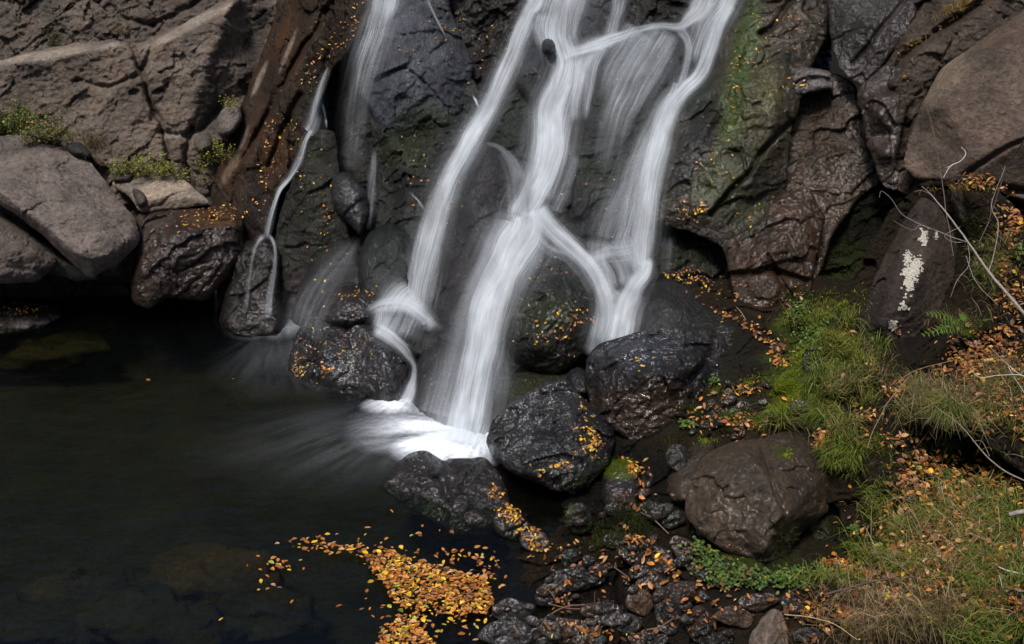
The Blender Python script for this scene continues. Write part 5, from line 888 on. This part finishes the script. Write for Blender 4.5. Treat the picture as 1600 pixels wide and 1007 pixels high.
shrub(342,258,60,44,560,SY,'bright green bushy plant at the foot of the brown slab',4,(.014,.028))
shrub(285,278,34,20,160,SY,'small green sprig by the right end of the pale flat rock',5,(.014,.026))
shrub(360,166,30,22,150,SY+[(.3,.2,.06)],'small yellowish tuft on the cliff above the upright grey stone',6,(.014,.026))
shrub(325,282,30,20,60,SG,'tiny green plant left of the base of the brown slab',7,(.014,.026))
shrub(84,68,14,30,50,SG,'little green plant rooted in the upper left cliff',8,(.014,.024))

def fern():
    t = float(sampleZ(FULL, 1515, 530))-.04; base = unproj(1520, 528, t); e = bpy.data.objects.new('fern', None); scene.collection.objects.link(e); e.location = Vector(base); tag(e, 'small bright green fern beside the white-lichened boulder', 'fern')
    for k, (tx, ty, dt) in enumerate([(1447,490,-.25),(1440,524,-.3),(1462,518,-.15),(1500,495,-.1),(1545,500,-.2),(1470,503,-.2)]):
        tip = unproj(tx, ty, t+dt); sp = catmull([base, (base+tip)/2+np.array([0, 0, .07]), tip], 13)-base; n = len(sp); Vs, Fs = [], []
        V0, F0 = tube_mesh([(sp, np.linspace(.0025, .001, n))], 4); Vs.append(V0); Fs.append(np.concatenate([F0[:, [0, 1, 2]], F0[:, [0, 2, 3]]])); nb = len(V0)
        for j in range(3, n-1):
            for m in ((0,) if j % 2 else ()):
                p = sp[j]*(1-m)+sp[min(j+1, n-1)]*m; d_ = sp[j+1]-sp[j-1]; d_ /= np.linalg.norm(d_); sd = np.cross(d_, np.array([0, -.5, 1])); sd /= np.linalg.norm(sd); L = .052*math.sin(math.pi*min(1, (j+m)/(n-.5)))**.7+.006
                for sg in (-1, 1):
                    dirv = sd*sg+.45*d_+np.array([0, 0, -.12]); V = np.array([p-d_*.005, p+d_*.005, p+dirv*L*.5+d_*.006, p+dirv*L, p+dirv*L*.5-d_*.005]); Vs.append(V); Fs.append(np.array([[0, 1, 2], [0, 2, 4], [4, 2, 3]])+nb); nb += 5
        V = np.concatenate(Vs); mesh_obj('frond', V, np.concatenate(Fs), M['grass'], np.tile(np.array((.13,.24,.03))*(1 if k < 3 else .7), (len(V), 1)), smooth=False, parent=e)
fern()
# white lichen crust: raised flakes that belong to the boulder
def lichen(specs, seed):
    rng = np.random.default_rng(seed); pts = blobpts(specs, rng); P, n = surf(pts[:, 0], pts[:, 1]); n_ = len(P)
    R_ = frames(n, .25, rng); k = 7; th = np.linspace(0, 2*np.pi, k, endpoint=False); T_ = np.vstack([[0, 0, .25], np.stack([np.cos(th), np.sin(th), th*0], -1)]); Fl = np.array([[0, 1+i, 1+(i+1) % k] for i in range(k)])
    sc_ = rng.uniform(.005, .014, n_); V = (np.einsum('nij,kj->nki', R_, T_)*sc_[:, None, None]*(1+.3*rng.normal(size=(n_, k+1, 1)))+(P+n*.01)[:, None]).reshape(-1, 3)
    Fc = (Fl[None]+np.arange(n_)[:, None, None]*(k+1)).reshape(-1, 3); o = mesh_obj('lichen_patch', V-np.array(LICH.location), Fc, M['moss'], np.tile(np.array((.52,.49,.42)), (len(V), 1)), smooth=False, parent=LICH)
for i_, sp_ in enumerate([[(1443,370,6,10,60),(1444,383,3,3,12)], [(1462,369,3,6,30)], [(1418,405,5,12,90),(1430,420,8,16,200,20),(1422,440,7,18,200,12),(1416,428,6,6,40)], [(1411,480,5,5,40)], [(1394,508,6,7,60)]]): lichen(sp_, i_)
def twig(label, branches, col=(.22,.18,.16), name='bare_branch'):
    """branches: lists of (x, y, depth, radius in m); the first is the main stem"""
    base = unproj(*branches[0][0][:3]); e = bpy.data.objects.new(name, None); scene.collection.objects.link(e); e.location = Vector(base); tag(e, label, 'branch')
    for i, b in enumerate(branches):
        A = catmull([list(unproj(q[0], q[1], q[2]))+[q[3]] for q in b], 6); A[:, :3] += .006*np.stack([fbm(A[:, :3]*9+k*7, 2, i+k) for k in range(3)], -1)
        V, Fc = tube_mesh([(A[:, :3]-base, np.maximum(A[:, 3], .0012))], 6); mesh_obj('stem' if i == 0 else 'side_twig', V, Fc, M['twig'], np.tile(np.array(col), (len(V), 1)), parent=e)
twig('long bare grey branch slanting across the lichen boulder to the right edge', [
    [(1640,520,6.6,.014),(1600,490,6.7,.012),(1570,455,6.9,.011),(1545,425,7.0,.009),(1510,375,7.2,.007),(1480,335,7.3,.006),(1455,305,7.4,.004),(1440,292,7.4,.003)],
    [(1514,380,7.2,.004),(1490,372,7.2,.003),(1465,362,7.3,.003),(1440,352,7.3,.0025),(1410,335,7.4,.002),(1393,312,7.4,.002),(1378,300,7.4,.0018),(1374,310,7.4,.001)],
    [(1512,378,7.2,.003),(1490,378,7.2,.002),(1476,368,7.2,.002),(1500,355,7.2,.0015)],
    [(1545,425,7.0,.004),(1552,400,7.0,.0035),(1560,350,7.0,.003),(1550,320,7.1,.002),(1570,260,7.1,.002)],
    [(1510,375,7.2,.003),(1515,410,7.15,.002),(1495,440,7.1,.002),(1485,465,7.1,.0012)],
    [(1510,400,7.1,.002),(1525,440,7.0,.002),(1560,478,6.9,.0015)],
    [(1465,362,7.3,.002),(1440,352,7.3,.0015),(1425,360,7.3,.0015),(1395,345,7.3,.001)],
    [(1455,305,7.4,.002),(1440,298,7.4,.0015),(1428,300,7.4,.001)]], (.26,.22,.2))
twig('thin dark upright twig curving up to the top right edge', [
    [(1545,345,7.6,.006),(1560,300,7.5,.006),(1575,260,7.4,.005),(1600,220,7.2,.005),(1640,180,7.0,.004)],
    [(1530,380,7.6,.004),(1545,345,7.6,.004),(1550,310,7.6,.003)],[(1560,300,7.5,.002),(1535,270,7.5,.002),(1550,250,7.5,.001)]], (.09,.07,.06))
twig('spindly brown twig standing against the tan rock at right', [
    [(1490,400,8.0,.004),(1480,340,8.1,.004),(1470,270,8.3,.003),(1460,210,8.4,.003),(1448,165,8.5,.002),(1440,130,8.5,.0015)],[(1465,222,8.4,.002),(1450,214,8.4,.0015),(1405,218,8.4,.001)],[(1448,165,8.5,.002),(1458,150,8.5,.0012),(1452,128,8.5,.001)]], (.11,.075,.06))
twig('short pale forked twig hanging in front of the tan rock', [[(1474,278,8.2,.002),(1485,260,8.2,.004),(1500,252,8.2,.004),(1509,240,8.2,.004),(1502,230,8.2,.003)],[(1485,260,8.2,.003),(1478,262,8.2,.001)]], (.5,.45,.42))
twig('bare arching twig lying over the turf ledge at right', [
    [(1660,780,5.9,.005),(1600,752,6.1,.005),(1560,730,6.2,.005),(1530,700,6.3,.004),(1500,665,6.4,.003),(1462,636,6.5,.0025)],
    [(1545,714,6.2,.003),(1535,690,6.2,.002),(1520,690,6.2,.0015)],[(1570,712,6.2,.002),(1590,712,6.1,.002),(1630,725,6.0,.002)]], (.2,.16,.13))
twig('pale forked twig lying in the grass at the right edge', [[(1640,610,6.0,.004),(1600,588,6.1,.0035),(1560,587,6.15,.003),(1530,590,6.2,.0025),(1515,576,6.2,.002)],[(1600,590,6.1,.003),(1570,566,6.2,.002),(1545,540,6.2,.0015)],[(1600,615,6.1,.002),(1575,572,6.15,.002)]], (.45,.4,.36))
twig('pale broken twig on the leafy bank near the bottom right', [[(1640,910,5.3,.005),(1600,898,5.4,.005),(1575,892,5.45,.004),(1560,885,5.5,.003)],[(1600,905,5.4,.003),(1570,925,5.4,.003),(1562,900,5.4,.002)]], (.5,.45,.42))
twig('short grey stick poking in from the right edge', [[(1640,798,5.7,.016),(1600,800,5.75,.016),(1578,804,5.8,.013)]], (.28,.25,.23))
twig('long thin dead stem running down through the bank grass', [[(1420,590,6.9,.004),(1390,625,6.9,.004),(1370,660,6.85,.003),(1355,700,6.8,.003)],[(1500,560,6.8,.003),(1430,580,6.9,.003),(1400,600,6.9,.003)]], (.2,.13,.07))
twig('brown stick lying across the leafy bottom bank', [[(1290,930,5.95,.008),(1340,915,5.95,.008),(1390,905,5.9,.006),(1440,900,5.85,.003)]], (.07,.045,.03))
twig('thin straw stem lying near the pale pointed stone', [[(1225,960,5.8,.003),(1265,965,5.8,.003),(1300,975,5.8,.003),(1340,1000,5.7,.002)]], (.4,.3,.14))
twig('heap of dead twigs between the shore rocks', [
    [(850,968,6.3,.005),(880,950,6.35,.005),(920,944,6.35,.004),(960,940,6.35,.003)],[(860,945,6.35,.004),(900,952,6.35,.004),(945,948,6.35,.003)],[(900,985,6.2,.003),(925,955,6.3,.003),(930,925,6.3,.002)],[(925,1000,6.1,.002),(940,965,6.2,.002),(935,935,6.3,.002)],[(1010,985,6.15,.005),(1035,978,6.15,.004),(1054,965,6.2,.003)],[(870,940,6.4,.004),(860,925,6.45,.003),(850,918,6.5,.002)]], (.13,.07,.04), 'twig_heap')
twig('fallen twig lying on the slope above the pool-side black boulder', [[(1045,835,7.0,.005),(1020,810,7.1,.005),(990,890,6.8,.004)][:2]+[(1000,800,7.2,.003)],[(985,905,6.6,.004),(965,890,6.7,.004),(950,880,6.8,.003)]], (.12,.08,.06))
twig('slender stick on the leaf pile right of the low mossy rock', [[(1165,500,8.5,.003),(1158,488,8.5,.003),(1150,480,8.5,.002)]], (.4,.3,.2))
print('verts', sum(len(o.data.vertices) for o in scene.objects if o.type == 'MESH'), 'objects', len(scene.objects))
